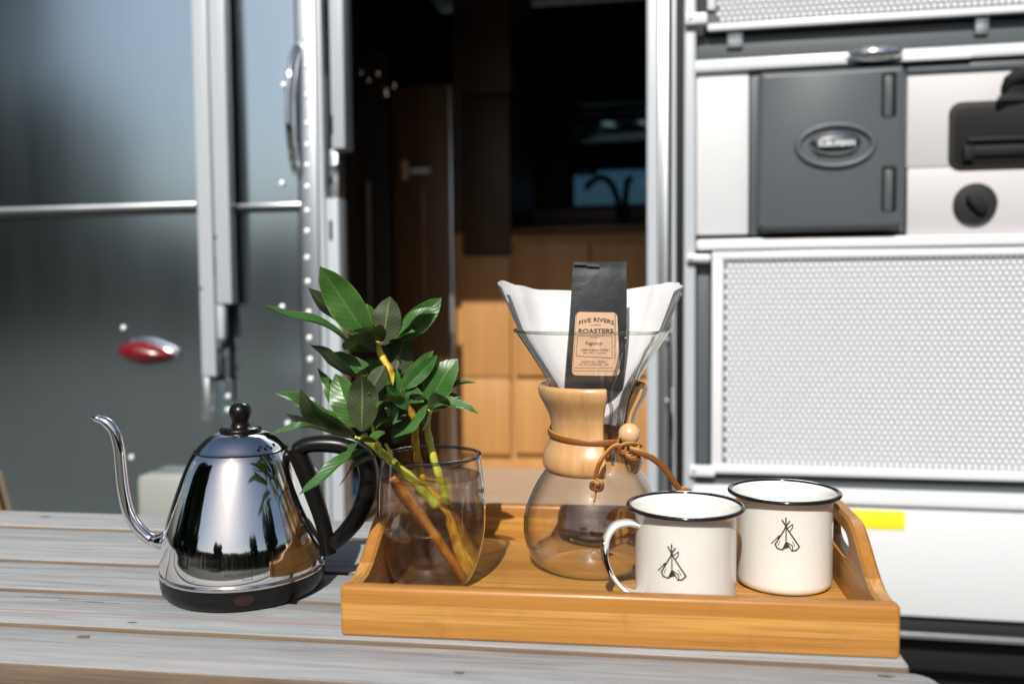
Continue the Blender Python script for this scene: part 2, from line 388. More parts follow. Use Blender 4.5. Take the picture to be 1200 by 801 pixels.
# plant
def leaf_mat():
    m = mat('waxy_leaf', (.03, .1, .03), .3, Coat_Weight=.15, Coat_Roughness=.3); g = NG(m)
    uv = g.n('UVMap'); sp = g.n('SeparateXYZ'); g.l(uv.outputs[0], sp.inputs[0])
    au = g.math('ABSOLUTE', g.math('SUBTRACT', sp.outputs[0], .5)); v = sp.outputs[1]
    oi = g.n('ObjectInfo')
    mid = g.ramp(au, [(.0, (1, 1, 1)), (.014, (.8, .8, .8)), (.035, (0, 0, 0))])
    edge = g.ramp(au, [(.455, (0, 0, 0)), (.49, (1, 1, 1))])
    ph = g.math('SINE', g.math('MULTIPLY', g.math('SUBTRACT', v, g.math('MULTIPLY', au, .42)), 70))
    vein = g.ramp(ph, [(.80, (0, 0, 0)), (1.0, (1, 1, 1))])
    nz = g.noise(g.coord(), 130, 3)
    up = g.mix(nz, (.016, .070, .018), (.045, .150, .034)); up = g.mix(g.math('MULTIPLY', oi.outputs['Random'], .6), up, (.060, .135, .022)); blem = g.noise(g.coord(), 60, 5, .7); up = g.mix(g.ramp(blem, [(.60, (0, 0, 0)), (.78, (.6, .6, .6))]), up, (.10, .13, .03))
    up = g.mix(g.math('MULTIPLY', vein, .16), up, (.07, .18, .055)); up = g.mix(g.math('MULTIPLY', edge, .5), up, (.22, .30, .05)); up = g.mix(mid, up, (.10, .19, .04))
    dn = g.mix(nz, (.026, .038, .012), (.046, .062, .018)); dn = g.mix(g.math('MULTIPLY', vein, .5), dn, (.022, .032, .011)); dn = g.mix(mid, dn, (.15, .19, .04))
    geo = g.n('NewGeometry'); g.l(g.mix(geo.outputs['Backfacing'], up, dn), g.b.inputs['Base Color'])
    g.l(g.math('ADD', g.math('MULTIPLY', geo.outputs['Backfacing'], .35), .36), g.b.inputs['Roughness'])
    h = g.math('SUBTRACT', g.math('MULTIPLY', ph, -.35), g.math('MULTIPLY', mid, .8)); g.bump(h, .22, .0006)
    tr = g.n('BsdfTranslucent'); tr.inputs[0].default_value = (.10, .22, .02, 1); mx = g.n('MixShader'); mx.inputs[0].default_value = .10
    g.l(g.b.outputs[0], mx.inputs[1]); g.l(tr.outputs[0], mx.inputs[2]); g.l(mx.outputs[0], g.t.nodes["Material Output"].inputs[0])
    return m
M['leaf'] = leaf_mat()
def stem_mat(name, c0, c1, c2):
    m = mat(name, c1, .45); g = NG(m); f = g.noise(g.coord((60, 60, 30)), 1, 4, .7, .6)
    g.l(g.ramp(f, [(.36, c0), (.5, c1), (.68, c2)]), g.b.inputs['Base Color']); g.bump(f, .4, .001); return m
M['stem_green'] = stem_mat('yellow_green_stem', (.26, .32, .04), (.50, .52, .07), (.66, .62, .10))
M['stem_yellow'] = stem_mat('yellow_stem', (.40, .20, .02), (.70, .50, .05), (.80, .66, .10))
M['stem_orange'] = stem_mat('orange_brown_stem', (.38, .11, .02), (.74, .38, .04), (.88, .64, .09))
M['stem_brown'] = stem_mat('reddish_brown_stem', (.20, .06, .015), (.48, .18, .03), (.74, .42, .07))

# ------------------------------------------------------------------ ground
bm = bmesh.new(); GZ = -0.74
bmesh.ops.create_grid(bm, x_segments=60, y_segments=60, size=400)
for vv in bm.verts: vv.co.z = GZ + (noise.noise(vv.co * .03) * .3 if vv.co.length > 30 else 0)
o = obj('ground', bm, M['ground']); o['kind'] = 'structure'

bm = bmesh.new(); box(bm, (-6, .9, GZ + .004), (6, 9, GZ + .02)); pad = painted('pale_gravel_pad', (.17, .175, .175), .9, .5, .8, 90)
o = obj('gravel_pad', bm, pad); o['kind'] = 'structure'
# ------------------------------------------------------------------ trailer
TA = -0.185; TY = 1.80
tr_rot = Matrix.Rotation(TA, 3, 'Z')
trailer = thing('camper_trailer', 'silver riveted aluminium camper trailer with open doorway and white fold-out kitchen side behind the table', 'trailer', (0, TY, GZ), TA)
def TL(u, v, d=0.0):
    """picture point -> trailer coordinates (along the wall, height above ground) on the plane at depth d into the trailer"""
    q = tr_rot.inverted() @ (at(u, v, 1.0) - Vector((0, 0, CAMH))); o3 = tr_rot.inverted() @ (Vector((0, 0, CAMH)) - Vector((0, TY, GZ)))
    t = (d - o3.y) / q.y; p = o3 + q * t
    return p.x, p.z
def rect(u0, v0, u1, v1, d=0.0):
    um, vm = (u0 + u1) / 2, (v0 + v1) / 2
    return TL(u0, vm, d)[0], TL(um, v1, d)[1], TL(u1, vm, d)[0], TL(um, v0, d)[1]
def tbox(name, u0, v0, u1, v1, d0, d1, m, parent=trailer, bev=.003, r=0, angle=35):
    """box on the trailer: its face (depth d0, nearest to the table) spans the given rectangle; it goes back to depth d1"""
    x0, z0, x1, z1 = rect(u0, v0, u1, v1, d0)
    if r: bm = slab(bmesh.new(), outline_rr(x0, z0, x1, z1, r), -d1, -d0, bev, 'y', False)
    else: bm = boxbm((x0, d0, z0), (x1, d1, z1), bev)
    return obj(name, bm, m, parent, angle=angle)

# shell: skin left of the door, roof, back, floor, so that the inside is closed and dark
xl0 = TL(0, 300)[0] - 1.6; xl1 = TL(400, 300)[0]; xd1 = TL(757, 300)[0]; xr1 = TL(1200, 300)[0] + 1.0
FL = GZ * -1 - 0.30        # floor height above ground (z = -0.30)
DT = 1.085 - GZ             # door head height
TOP = 2.15; DEP = 1.9
zr = TL(115, 248)[1]
xs = TL(265, 300)[0]
# left skin: one gently crowned sheet above and one below the belt rail
def skin(name, x0, x1, z0, z1, d=0.0, crown=.0006, m=M['skin'], nx=14, nz=10):
    bm = bmesh.new(); G = [[None] * (nz + 1) for _ in range(nx + 1)]
    for i in range(nx + 1):
        for j in range(nz + 1):
            x = x0 + (x1 - x0) * i / nx; z = z0 + (z1 - z0) * j / nz
            y = d + .0008 * noise.noise(Vector((x * 3.1, 1.7, z * 2.3)))
            G[i][j] = bm.verts.new((x, y, z))
    for i in range(nx):
        for j in range(nz): bm.faces.new((G[i][j], G[i + 1][j], G[i + 1][j + 1], G[i][j + 1]))
    r = bmesh.ops.extrude_face_region(bm, geom=bm.faces[:])
    for e in r['geom']:
        if isinstance(e, bmesh.types.BMVert): e.co.y = d + .03
    return obj(name, bm, m, trailer, angle=30)
skin('skin_panel', xl0, xs - .002, .12, zr)
skin('skin_panel', xl0, xs - .002, zr + .002, TOP)
skin('skin_panel', xs, TL(352, 300)[0], .12, zr, -.004, .0005)
skin('skin_panel', xs, TL(352, 300)[0], zr + .002, TOP, -.004, .0005)
obj('roof', boxbm((xl0, .0, TOP + .002), (xr1, DEP + .05, TOP + .06), .02), M['skin'], trailer)
WD = DEP - .02; wx0, wz0, wx1, wz1 = rect(672, 198, 800, 239, DEP)
for lo, hi in (((xl0, .12), (wx0, TOP)), ((wx1, .12), (xr1, TOP)), ((wx0 + .0005, .12), (wx1 - .0005, wz0)), ((wx0 + .0005, wz1), (wx1 - .0005, TOP))):
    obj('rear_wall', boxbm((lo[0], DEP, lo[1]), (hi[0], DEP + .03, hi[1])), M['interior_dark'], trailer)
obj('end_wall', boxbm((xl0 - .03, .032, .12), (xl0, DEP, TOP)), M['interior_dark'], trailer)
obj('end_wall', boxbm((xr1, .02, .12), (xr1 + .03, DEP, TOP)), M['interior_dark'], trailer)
obj('door_head', boxbm((xl1 - .01, .0, DT), (xd1 + .01, .06, TOP)), M['skin'], trailer)
zc = TL(600, -50)[1]
obj('upper_skin', boxbm((TL(352, 300)[0] + .001, .012, zc - .02), (xl1 - .011, .06, TOP)), M['skin'], trailer)
obj('upper_skin', boxbm((xd1 + .011, .0125, zc - .02), (xr1, .06, TOP)), M['skin'], trailer)
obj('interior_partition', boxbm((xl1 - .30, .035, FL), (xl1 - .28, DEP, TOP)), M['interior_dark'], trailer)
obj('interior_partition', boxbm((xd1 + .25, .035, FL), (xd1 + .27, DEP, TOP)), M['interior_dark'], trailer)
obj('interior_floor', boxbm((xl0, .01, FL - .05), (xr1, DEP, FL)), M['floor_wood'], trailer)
# belt rail, both sides of the awning arm
tbox('belt_rail', -250, 243.5, 229, 250.5, -.014, .0, M['frame_alu'], bev=.004)
tbox('belt_rail', -250, 251.5, 229, 256, -.008, .0, M['dark_grey'], bev=.002)
tbox('belt_rail', 266, 238, 352, 244, -.016, -.003, M['frame_alu'], bev=.004)
tbox('belt_rail', 266, 245, 352, 248.5, -.010, -.003, M['dark_grey'], bev=.002)
# awning arm
arm = tbox('awning_arm', 229, -60, 246.5, 441, -.055, -.022, M['light_frame'])
tbox('inner_rail', 247.5, -60, 266, 356, -.050, -.022, M['light_frame'], arm)
tbox('sliding_tube', 250.5, 356, 262.5, 398, -.046, -.026, M['light_frame'], arm, .006)
tbox('sliding_tube', 235, 441, 245.5, 494, -.050, -.026, M['frame_alu'], arm, .006)
tbox('arm_pin', 253, 398, 257, 432, -.044, -.034, M['chrome'], arm, .002)
tbox('mounting_bracket', 246, 404, 268, 446, -.020, -.0045, M['grey_plastic'], arm, .004)
for (u, v) in ((259, 400), (250, 422), (262, 420), (258, 434), (266, 446), (262, 416), (250, 430)):
    x, z = TL(u, v, -.03); obj('bolt', dome(bmesh.new(), ell(x, z, .0045, .0045, 12), -.0205, .005, 3), M['chrome'], arm)
for (u, v) in ((251, 278), (236, 338)):
    x, z = TL(u, v, -.055); obj('screw', dome(bmesh.new(), ell(x, z, .0035, .0035, 10), -.0502 if u > 240 else -.0552, .001, 2), M['dark_grey'], arm)
tbox('slot', 249.5, 300, 252.5, 322, -.0508, -.049, M['dark_grey'], arm, .001)
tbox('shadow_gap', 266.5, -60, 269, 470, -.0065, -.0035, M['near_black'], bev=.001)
# door jamb with rivets
jb = tbox('riveted_jamb', 352, -60, 374, 700, -.010, .03, M['flange'])
tbox('jamb_ridge', 375, -60, 381.5, 700, -.026, .03, M['light_frame'], jb)
tbox('jamb_groove', 382, -60, 385.5, 700, -.006, .03, M['dark_grey'], jb)
tbox('door_edge_channel', 386, -60, 402, 174, -.020, .03, M['light_frame'], jb)
tbox('door_edge_channel', 386, 232, 400.5, 700, -.020, .03, M['light_frame'], jb)
tbox('latch_plate', 386, 174.6, 396, 231.4, -.010, .03, M['frame_alu'], jb)
tbox('latch_slot', 386.5, 134, 390, 158, -.0208, -.019, M['near_black'], jb, .001, .002)
tbox('latch_bolt', 384, 191, 394, 197, -.026, -.011, M['chrome'], jb, .003)
tbox('latch_slot', 385, 206, 390, 216, -.0108, -.009, M['near_black'], jb, .001, .002)
tbox('latch_slot', 385.5, 258, 389.5, 282, -.0208, -.019, M['near_black'], jb, .001, .002)
riv = None
def rivet(u, v, d, r=.0062):
    global riv
    x, z = TL(u, v, d)
    if riv is None:
        riv = obj('rivet', dome(bmesh.new(), ell(0, 0, .0062, .0062, 12), 0, .0034, 3), M['rivet'], trailer); o = riv
    else:
        o = bpy.data.objects.new('rivet', riv.data); C.objects.link(o); o.parent = trailer
    o.location = (x, d, z)
for k, v in enumerate((-20, 12, 45, 78, 112, 145, 170, 194, 219, 247, 271, 302, 330, 366, 396, 421, 444, 470, 497, 525, 552, 580)):
    rivet(359.5 + max(0, (v - 300)) * .03, v, -.010)
for (u, v, d) in ((332, 100, -.0068), (330, 215, -.0068), (330.5, 359.6, -.0068), (337, 496, -.0068), (267, 464, -.0048), (267, 480, -.0048), (144.5, 384, -.004), (154, 535.5, -.004)):
    rivet(u, v, d - .0005)
# grab handle: a chrome bow standing off the skin
pts = []
for k, (u, v, d) in enumerate(((351, 55, -.012), (345, 68, -.03), (341, 95, -.048), (339.5, 125, -.052), (340.5, 155, -.050), (344, 185, -.036), (348, 201, -.012))):
    x, z = TL(u, v, d); pts.append((x, d, z))
obj('grab_handle', sweep(bmesh.new(), spline(pts, 6), .0125, 14, .6), M['chrome'], trailer, angle=180)
tbox('handle_backplate', 345.5, 76, 351.5, 200, -.0085, -.004, M['dark_grey'], bev=.002, r=.004)
# red teardrop marker light
def tear(cu, cv, L, Hh, d):
    x, z = TL(cu, cv, d); out = []
    for k in range(40):
        a = 2 * math.pi * k / 40; c, s = math.cos(a), math.sin(a)
        wdt = (1 - .42 * c) if c > 0 else 1.0
        xx, zz = L * c, Hh * s * wdt
        out.append((x + xx, z + zz - xx * .085))
    return out, (x - L * .25, z + .002)
o_, c_ = tear(179, 410.5, .0715, .029, 0)
lt = obj('marker_light', dome(bmesh.new(), o_, -.003, .020, 7, c_), M['chrome'], trailer, angle=70)
o_, c_ = tear(176, 413, .0665, .0275, 0)
obj('red_lens', dome(bmesh.new(), o_, -.010, .034, 8, c_), M['red_lens'], lt, angle=180)
# hatch box low on the skin, in one plain mid grey
hb = tbox('utility_hatch_box', 161, 558, 222, 640, -.055, -.002, painted('grey_hatch_plastic', (.30, .31, .29), .5), bev=.010)

# door frame right of the opening
rj = tbox('door_frame', 758, -60, 771, 700, -.018, .05, M['light_frame'])
for (u0, u1, d0, mm) in ((771.6, 775.2, -.006, 'frame_alu'), (775.8, 783, -.016, 'frame_alu'), (783.6, 786.6, -.002, 'near_black'), (787, 792, -.012, 'light_frame'), (792.5, 800, -.004, 'rubber')):
    tbox('frame_strip', u0, -60, u1, 700, d0, .05, M[mm], rj, .0015)
x0, z0 = TL(787, 455, -.02)
tbox('door_stay', 785.5, 352, 789.5, 452, -.024, -.015, M['frame_alu'], rj, .003); tbox('door_stay', 786.2, 453, 789.5, 640, -.020, -.013, M['chrome'], rj, .002)
tbox('hinge_clip', 780, 396, 784, 404, -.022, -.014, M['chrome'], rj, .002); tbox('hinge_clip', 780, 468, 784, 478, -.022, -.014, M['chrome'], rj, .002)

# fold-out kitchen side
kt = tbox('kitchen_backing', 800.5, -80, 1500, 722, .012, .05, M['dark_grey'])
tbox('kitchen_post', 801, -60, 815, 742, -.020, .011, M['light_frame'], bev=.004)
# upper strip of embossed sheet, then the dark gap
def dotted(u0, v0, u1, v1, d, fr, clipu=1330):
    """framed sheet with rows of raised white dots"""
    sheet = tbox('dimpled_panel', u0, v0, u1, v1, d, .010, M['mesh_sheet'])
    tbox('panel_frame', u0, v1 - fr, u1, v1, d - .008, d - .001, M['white_rail'], sheet, .003)
    tbox('panel_frame', u0, v0, u1, v0 + fr * .8, d - .0085, d - .001, M['white_rail'], sheet, .003)
    tbox('panel_frame', u0, v0 + fr * .8 + .3, u0 + fr * 1.1, v1 - fr - .3, d - .0075, d - .001, M['white_rail'], sheet, .003)
    xa, za, xb, zb = rect(u0 + fr * 1.1, v0 + fr * .8, u1, v1 - fr, d)
    bm = bmesh.new(); px = .0113; pz = px * .866; j = 0; z = za + pz * .6
    r = px * .445
    while z < zb - pz * .3:
        x = xa + px * (.6 if j % 2 else 1.1)
        while x < xb - px * .5:
            hx = [(math.sin(a * math.pi / 3), math.cos(a * math.pi / 3)) for a in range(6)]
            b = [bm.verts.new((x + p[0] * px * .475, d - .0002, z + p[1] * px * .475)) for p in hx]
            t = [bm.verts.new((x + p[0] * px * .385, d - .0022, z + p[1] * px * .385)) for p in hx]
            for k in range(6): bm.faces.new((b[k], b[(k + 1) % 6], t[(k + 1) % 6], t[k]))
            bm.faces.new(t); x += px
        z += pz; j += 1
    o = obj('embossed_dots', bm, M['mesh_dot'], sheet, angle=180); o['kind'] = 'stuff'
    return sheet
dotted(829, -90, 1340, 21, -.014, 9)
dotted(834, 291, 1340, 561, -.018, 12)
tbox('side_channel', 816, 296, 832, 552, -.004, .011, M['grey_plastic'])
for (u0, v0, u1, v1) in ((803, 15, 829, 28), (805, 298, 833, 306), (808, 546, 838, 558)):
    b_ = tbox('corner_bracket', u0, v0, u1, v1, -.034, -.0205, M['white_rail'], bev=.003, r=.004)
    x, z = TL(u0 + 5, (v0 + v1) / 2, -.034); obj('bolt', dome(bmesh.new(), ell(x, z, .004, .004, 10), -.0338, .002, 3), M['chrome'], b_)
tbox('gap_rail', 816, 28, 1340, 62, .002, .011, M['grey_plastic'])
tbox('clear_bracket', 852, 24, 871, 56, -.006, .001, M['frame_alu']); tbox('clear_bracket', 1143, 10, 1160, 40, -.006, .001, M['frame_alu'])
tbox('gap_hole', 825, 30, 849, 42, -.0005, .001, M['near_black'])
tbox('upper_rail', 813, 56, 1340, 71, -.020, .0, M['white_rail'], bev=.006)
tbox('white_side_panel', 816, 74, 877.5, 275, -.008, .011, M['white_panel'])
# grey appliance cover
cov = tbox('appliance_cover', 878.5, 72, 1062, 274, -.006, .011, M['grey_plastic'], bev=.003)
x0, z0, x1, z1 = rect(889, 80, 1060.5, 270, -.040)
bm = slab(bmesh.new(), outline_rr(x0, z0, x1, z1, [.016, .016, .010, .010], 6), .0065, .040, .010, 'y', False)
lid = obj('cover_door', bm, M['grey_plastic'], cov, angle=50)
for (v0, v1) in ((84, 137), (194, 248)):
    tbox('finger_slot', 1033, v0, 1051, v1, -.0412, -.039, M['near_black'], cov, .001, .006)
    tbox('slot_rib', 1036.5, v0 + 5, 1045.5, v1, -.0424, -.0395, M['grey_plastic'], cov, .001, .003)
x, z = TL(979, 170.5, -.042)
obj('emblem_surround', sweep(bmesh.new(), [(x + .066 * math.cos(a * math.pi / 24), -.0405, z + .037 * math.sin(a * math.pi / 24)) for a in range(48)], .006, 8, closed=True, up=Vector((0, 1, 0))), M['grey_plastic'], cov, angle=180)
x, z = TL(979, 167.5, -.044)
em = obj('oval_emblem', dome(bmesh.new(), ell(x, z, .046, .0225, 48), -.040, .012, 6), M['chrome'], cov, angle=180)
obj('emblem_inlay', dome(bmesh.new(), ell(x, z - .001, .041, .0160, 40), -.0500, .0045, 4), mat('dark_teal_inlay', (.02, .035, .04), .3), em, angle=180)
me = text_mesh("SUBURBAN", .0150, .0006, 1.0, .0004)
o = link('lettering', me, M['white_rail'], em); o.location = (x, -.0575, z - .0030); o.rotation_euler = (R(90), 0, 0); o.scale = (.84, .95, 1)
# chrome cup latch on the rail
x, z = TL(1031, 57, -.06)
obj('cup_latch', dome(bmesh.new(), ell(x, z - .002, .050, .017, 36), -.021, .030, 6), M['chrome'], trailer, angle=180)
tbox('latch_lip', 1006, 64, 1056, 70, -.034, -.0205, M['dark_grey'], bev=.005)
tbox('small_rail_plate', 1054, 63, 1140, 70, -.0235, -.0205, M['white_rail'], bev=.002, r=.004)
# warm white equipment panel
tbox('equipment_panel', 1063, 72, 1340, 192, -.006, .011, M['pink_panel'], bev=.001)
tbox('equipment_panel', 1063, 193, 1340, 273, -.006, .011, M['pink_panel'], bev=.001)
tbox('shade_lip', 1063, 70, 1340, 79, -.012, -.007, M['grey_plastic'], bev=.005)
rc = tbox('stove_recess', 1112, 115, 1330, 196, -.010, -.005, M['dark_grey'], bev=.002, r=.022)
tbox('recess_rim', 1119, 122, 1330, 190, -.0112, -.0095, M['near_black'], rc, .0005, .018)
tbox('burner_bar', 1134, 158, 1300, 164, -.018, -.0115, M['rubber'], rc, .003); tbox('burner_bar', 1129, 168, 1300, 181, -.017, -.0115, M['rubber'], rc, .003)
tbox('burner_bar', 1130, 170, 1142, 188, -.020, -.0175, M['rubber'], rc, .003)
x, z = TL(1145, 238, -.02)
kn = obj('round_lock', slab(bmesh.new(), ell(x, z, .037, .037, 40), .0065, .016, .003, 'y', False), M['dark_grey'], trailer)
bm = slab(bmesh.new(), outline_rr(-.021, -.010, .021, .010, .009), .0, .010, .002, 'y', False)
o = obj('lock_grip', bm, M['rubber'], kn); o.location = (x, -.0162, z); o.rotation_euler = (0, R(48), 0)
bm = bmesh.new(); x, z = TL(1200, 95, -.03)
sweep(bm, spline([(x + .05, -.03, z + .01), (x, -.035, z + .008), (x - .028, -.04, z - .002), (x - .036, -.035, z - .022)], 2), [.017, .017, .016, .014, .011, .007, .004], 10)
obj('tap_hose', bm, M['near_black'], trailer)
tbox('middle_rail', 816, 275.5, 1340, 289, -.020, .0, M['white_rail'], bev=.005)
tbox('lower_gap', 812, 561, 1340, 577, -.008, .011, M['grey_plastic'])
tbox('lower_ledge', 812, 576, 1340, 594, -.022, .0, M['white_rail'], bev=.004)
tbox('lower_panel', 812, 595.5, 1340, 722, -.013, .011, M['white_panel'])
st = tbox('yellow_sticker', 985, 597.5, 1060.5, 619.5, -.0140, -.0128, M['yellow'], bev=.0002)
tbox('trim_strip', 812, 726, 1340, 737, .0, .05, M['dark_grey']); tbox('trim_strip', 812, 741, 1340, 748, -.012, .05, M['frame_alu'])
tbox('belly_pan', 812, 750, 1340, 785, .03, .06, M['near_black'])
obj('belly', boxbm((xl0, .07, .16), (xr1, DEP, FL - .051)), M['near_black'], trailer)

# inside
CD = .95
obj('cabinet_run', boxbm((TL(534, 400, CD)[0], CD, FL + .001), (xd1 + .249, CD + .5, TL(680, 266, CD)[1] - .012)), M['cabinet_wood'], trailer)
for (u0, v0, u1, v1) in ((541, 300, 598, 441.5), (541, 443, 598, 532), (603.5, 285, 690, 440.5), (603.5, 444.5, 690, 532), (694, 285, 800, 440.5), (694, 444.5, 800, 532)):
    tbox('cabinet_door', u0, v0, u1, v1, CD - .02, CD - .001, M['cabinet_wood'], bev=.004)
obj('tall_cabinet', boxbm((TL(534, 300, CD)[0] - .001, CD + .001, FL), (TL(599, 300, CD)[0], CD + .45, TOP)), M['shaded_wood'], trailer)
for (u0, v0, u1, v1) in ((541, -80, 598, 110), (541, 113, 598, 297)): tbox('upper_cabinet_door', u0, v0, u1, v1, CD - .02, CD - .001, M['shaded_wood'], bev=.004)
tbox('countertop', 600, 263, 820, 270, CD - .03, CD + .5, M['shaded_wood'], bev=.004)
tbox('tall_door', 462, 100, 527, 560, CD - .035, CD - .021, wood('shade_dimmed_door_wood', (.085, .045, .017), (.115, .06, .022), (.15, .078, .03), .3, 2, .5, 10, .03))  # door wood darkened in its colour for the shade it stands in
tbox('door_edge_trim', 527.3, 100, 531.5, 620, CD - .045, CD - .021, M['frame_alu'], bev=.002)
tbox('door_latch', 470, 187, 477, 210, CD - .055, CD - .036, M['bead'], bev=.003); tbox('latch_bar', 480, 196.5, 503, 203, CD - .06, CD - .036, M['white_rail'], bev=.003)
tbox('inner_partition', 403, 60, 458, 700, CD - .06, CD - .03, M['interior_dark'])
xa, za, xb, zb = rect(664, 191, 800, 246, WD - .015); o4 = outline_rr(xa, za, xb, zb, .05, 6); i4 = outline_rr(xa + .012, za + .012, xb - .012, zb - .012, .042, 6)
bm = bmesh.new(); R4 = [[bm.verts.new((p[0], y, p[1])) for p in o] for o, y in ((o4, WD), (o4, WD - .015), (i4, WD - .015), (i4, WD))]
for A, B in zip(R4, R4[1:] + R4[:1]):
    for k in range(len(A)): bm.faces.new((A[k], A[(k + 1) % len(A)], B[(k + 1) % len(A)], B[k]))
fr_ = obj('window_frame', bm, M['dark_grey'], trailer)
tbox('pane', 666, 193, 800, 244, WD + .002, WD + .005, M['window_glass'], fr_, .0005, .045)
tbox('blind_slat', 672, 199, 700, 206, WD - .032, WD - .024, M['white_rail'], fr_, .002)
mf = tbox('wall_mirror', 664, 116, 800, 168, WD - .5, WD - .48, M['dark_grey'], bev=.006, r=.06)
tbox('mirror_glass', 668, 120, 800, 165, WD - .503, WD - .5005, mat('dusky_mirror', (.10, .16, .20), .08, .9), mf, .001, .055)
for pts_ in (((728, 262), (724, 235), (716, 215), (704, 208), (690, 216), (688, 222)), ((732, 262), (733, 230), (736, 212), (741, 208))):
    pp = []
    for (u, v) in pts_:
        x, z = TL(u, v, 1.30); pp.append((x, 1.30, z))
    obj('faucet', sweep(bmesh.new(), spline(pp, 5), .011, 10), M['near_black'], trailer)
tbox('sink_backsplash', 600, 243, 820, 263, 1.36, 1.38, M['shaded_wood'])
for (u, v, r) in ((423, 85, .006), (443, 86, .008), (432, 94, .006), (452, 108, .012), (462, 100, .008), (409, 77, .007)):  # chrome balls added only to give bright sparkles inside the doorway
    x, z = TL(u, v, .5)
    bm = bmesh.new(); bmesh.ops.create_uvsphere(bm, u_segments=14, v_segments=10, radius=r)
    for vv in bm.verts: vv.co += Vector((x, .5, z))
    obj('sparkle_ball', bm, M['chrome'], trailer, angle=180)

# bottle standing just inside the door
x, z = TL(413, 560, .10)
bp = tr_rot @ Vector((x, .10, 0)) + Vector((0, TY, 0))
bt = thing('cleaner_bottle', 'small white bottle with blue cap inside the doorway, seen through the kettle handle', 'bottle', (bp.x, bp.y, GZ + FL))
hh = z - FL
bm = lathe(bmesh.new(), [(0, .001), (.020, .001), (.022, .006), (.022, hh - .075), (.018, hh - .055), (.011, hh - .045), (.011, hh - .04), (0, hh - .04)], 24); obj('bottle_body', bm, M['white_rail'], bt)
bm = lathe(bmesh.new(), [(.0225, .02), (.0228, .02), (.0228, hh - .085), (.0225, hh - .085)], 24, closed=True); obj('bottle_label', bm, M['kraft'], bt)
bm = lathe(bmesh.new(), [(0, hh - .039), (.014, hh - .039), (.015, hh - .034), (.012, hh), (0, hh + .002)], 24); obj('bottle_cap', bm, mat('blue_cap', (.02, .25, .55), .3), bt)

# ------------------------------------------------------------------ picnic table
PA = -0.148
table = thing('picnic_table', 'weathered grey slatted wooden table in front of the trailer', 'table', (0, 0, GZ), PA)
edges = [(.9345, .8715), (.8635, .7595), (.7515, .6830), (.6757, .6093), (.6020, .5405)]
TX1 = .178                                   # right-hand end of the planks along their length
ends = [TX1 + .006, TX1 + .002, TX1 + .001, TX1 - .004, TX1 + .007]
for i, (b1, b0) in enumerate(edges):
    rr = .016 if i == 4 else .008
    x1 = ends[i]
    bm = slab(bmesh.new(), outline_rr(-1.25, b0, x1, b1, [.004, rr * 1.3 if i == 4 else .004, rr, .004]), -GZ - .024, -GZ, .0016)
    o = obj('plank', bm, M['plank'], table, angle=60)
# cracks and knots on the planks
crk = bmesh.new()
def flat_blob(bm, x, y, a, b, n=14, rot=0.0):
    vs = []
    for k in range(n):
        t = 2 * math.pi * k / n; rr = 1 + .25 * rnd.uniform(-1, 1)
        px_, py_ = a * math.cos(t) * rr, b * math.sin(t) * rr
        vs.append(bm.verts.new((x + px_ * math.cos(rot) - py_ * math.sin(rot), y + px_ * math.sin(rot) + py_ * math.cos(rot), -GZ + .0003)))
    bm.faces.new(vs)
def plk(u, v):
    d = at(u, v, 1.0) - Vector((0, 0, CAMH)); t = -CAMH / d.z; p = Vector((0, 0, CAMH)) + d * t
    q = Matrix.Rotation(-PA, 3, 'Z') @ p; return q.x, q.y
for (u, v, a, b) in ((53, 605, .007, .0035), (98, 746, .0055, .003), (538, 788, .0042, .0022), (1038, 792, .005, .0022), (155, 729, .004, .0012)):
    x, y = plk(u, v); bm = bmesh.new(); flat_blob(bm, x, y, a, b); obj('knot', bm, M['knot'], table)
# the shallow saw line that splits the fourth plank, and long drying cracks
x0, y0 = plk(0, 713.6)
obj('drying_crack', boxbm((-1.2, .6335, -GZ - .001), (TX1 - .02, .6350, -GZ + .0002)), mat('reddish_crack', (.34, .20, .15), .8), table)
for (u, v, L) in ((60, 700, .05), (95, 704, .04), (120, 706, .03), (230, 712, .02)):
    x, y = plk(u, v); obj('drying_crack', boxbm((x - L / 2, y - .0004, -GZ - .001), (x + L / 2, y + .0004, -GZ + .0002)), M['knot'], table)
for xb in (-.95, -.35, TX1 - .12):
    obj('cross_batten', boxbm((xb, .545, -GZ - .060), (xb + .07, .930, -GZ - .0245), .003), M['table_frame'], table)
for xb in (-.93, TX1 - .11):
    for s in (.60, .83):
        obj('leg', boxbm((xb, s, 0), (xb + .05, s + .05, -GZ - .061), .003), M['table_frame'], table)

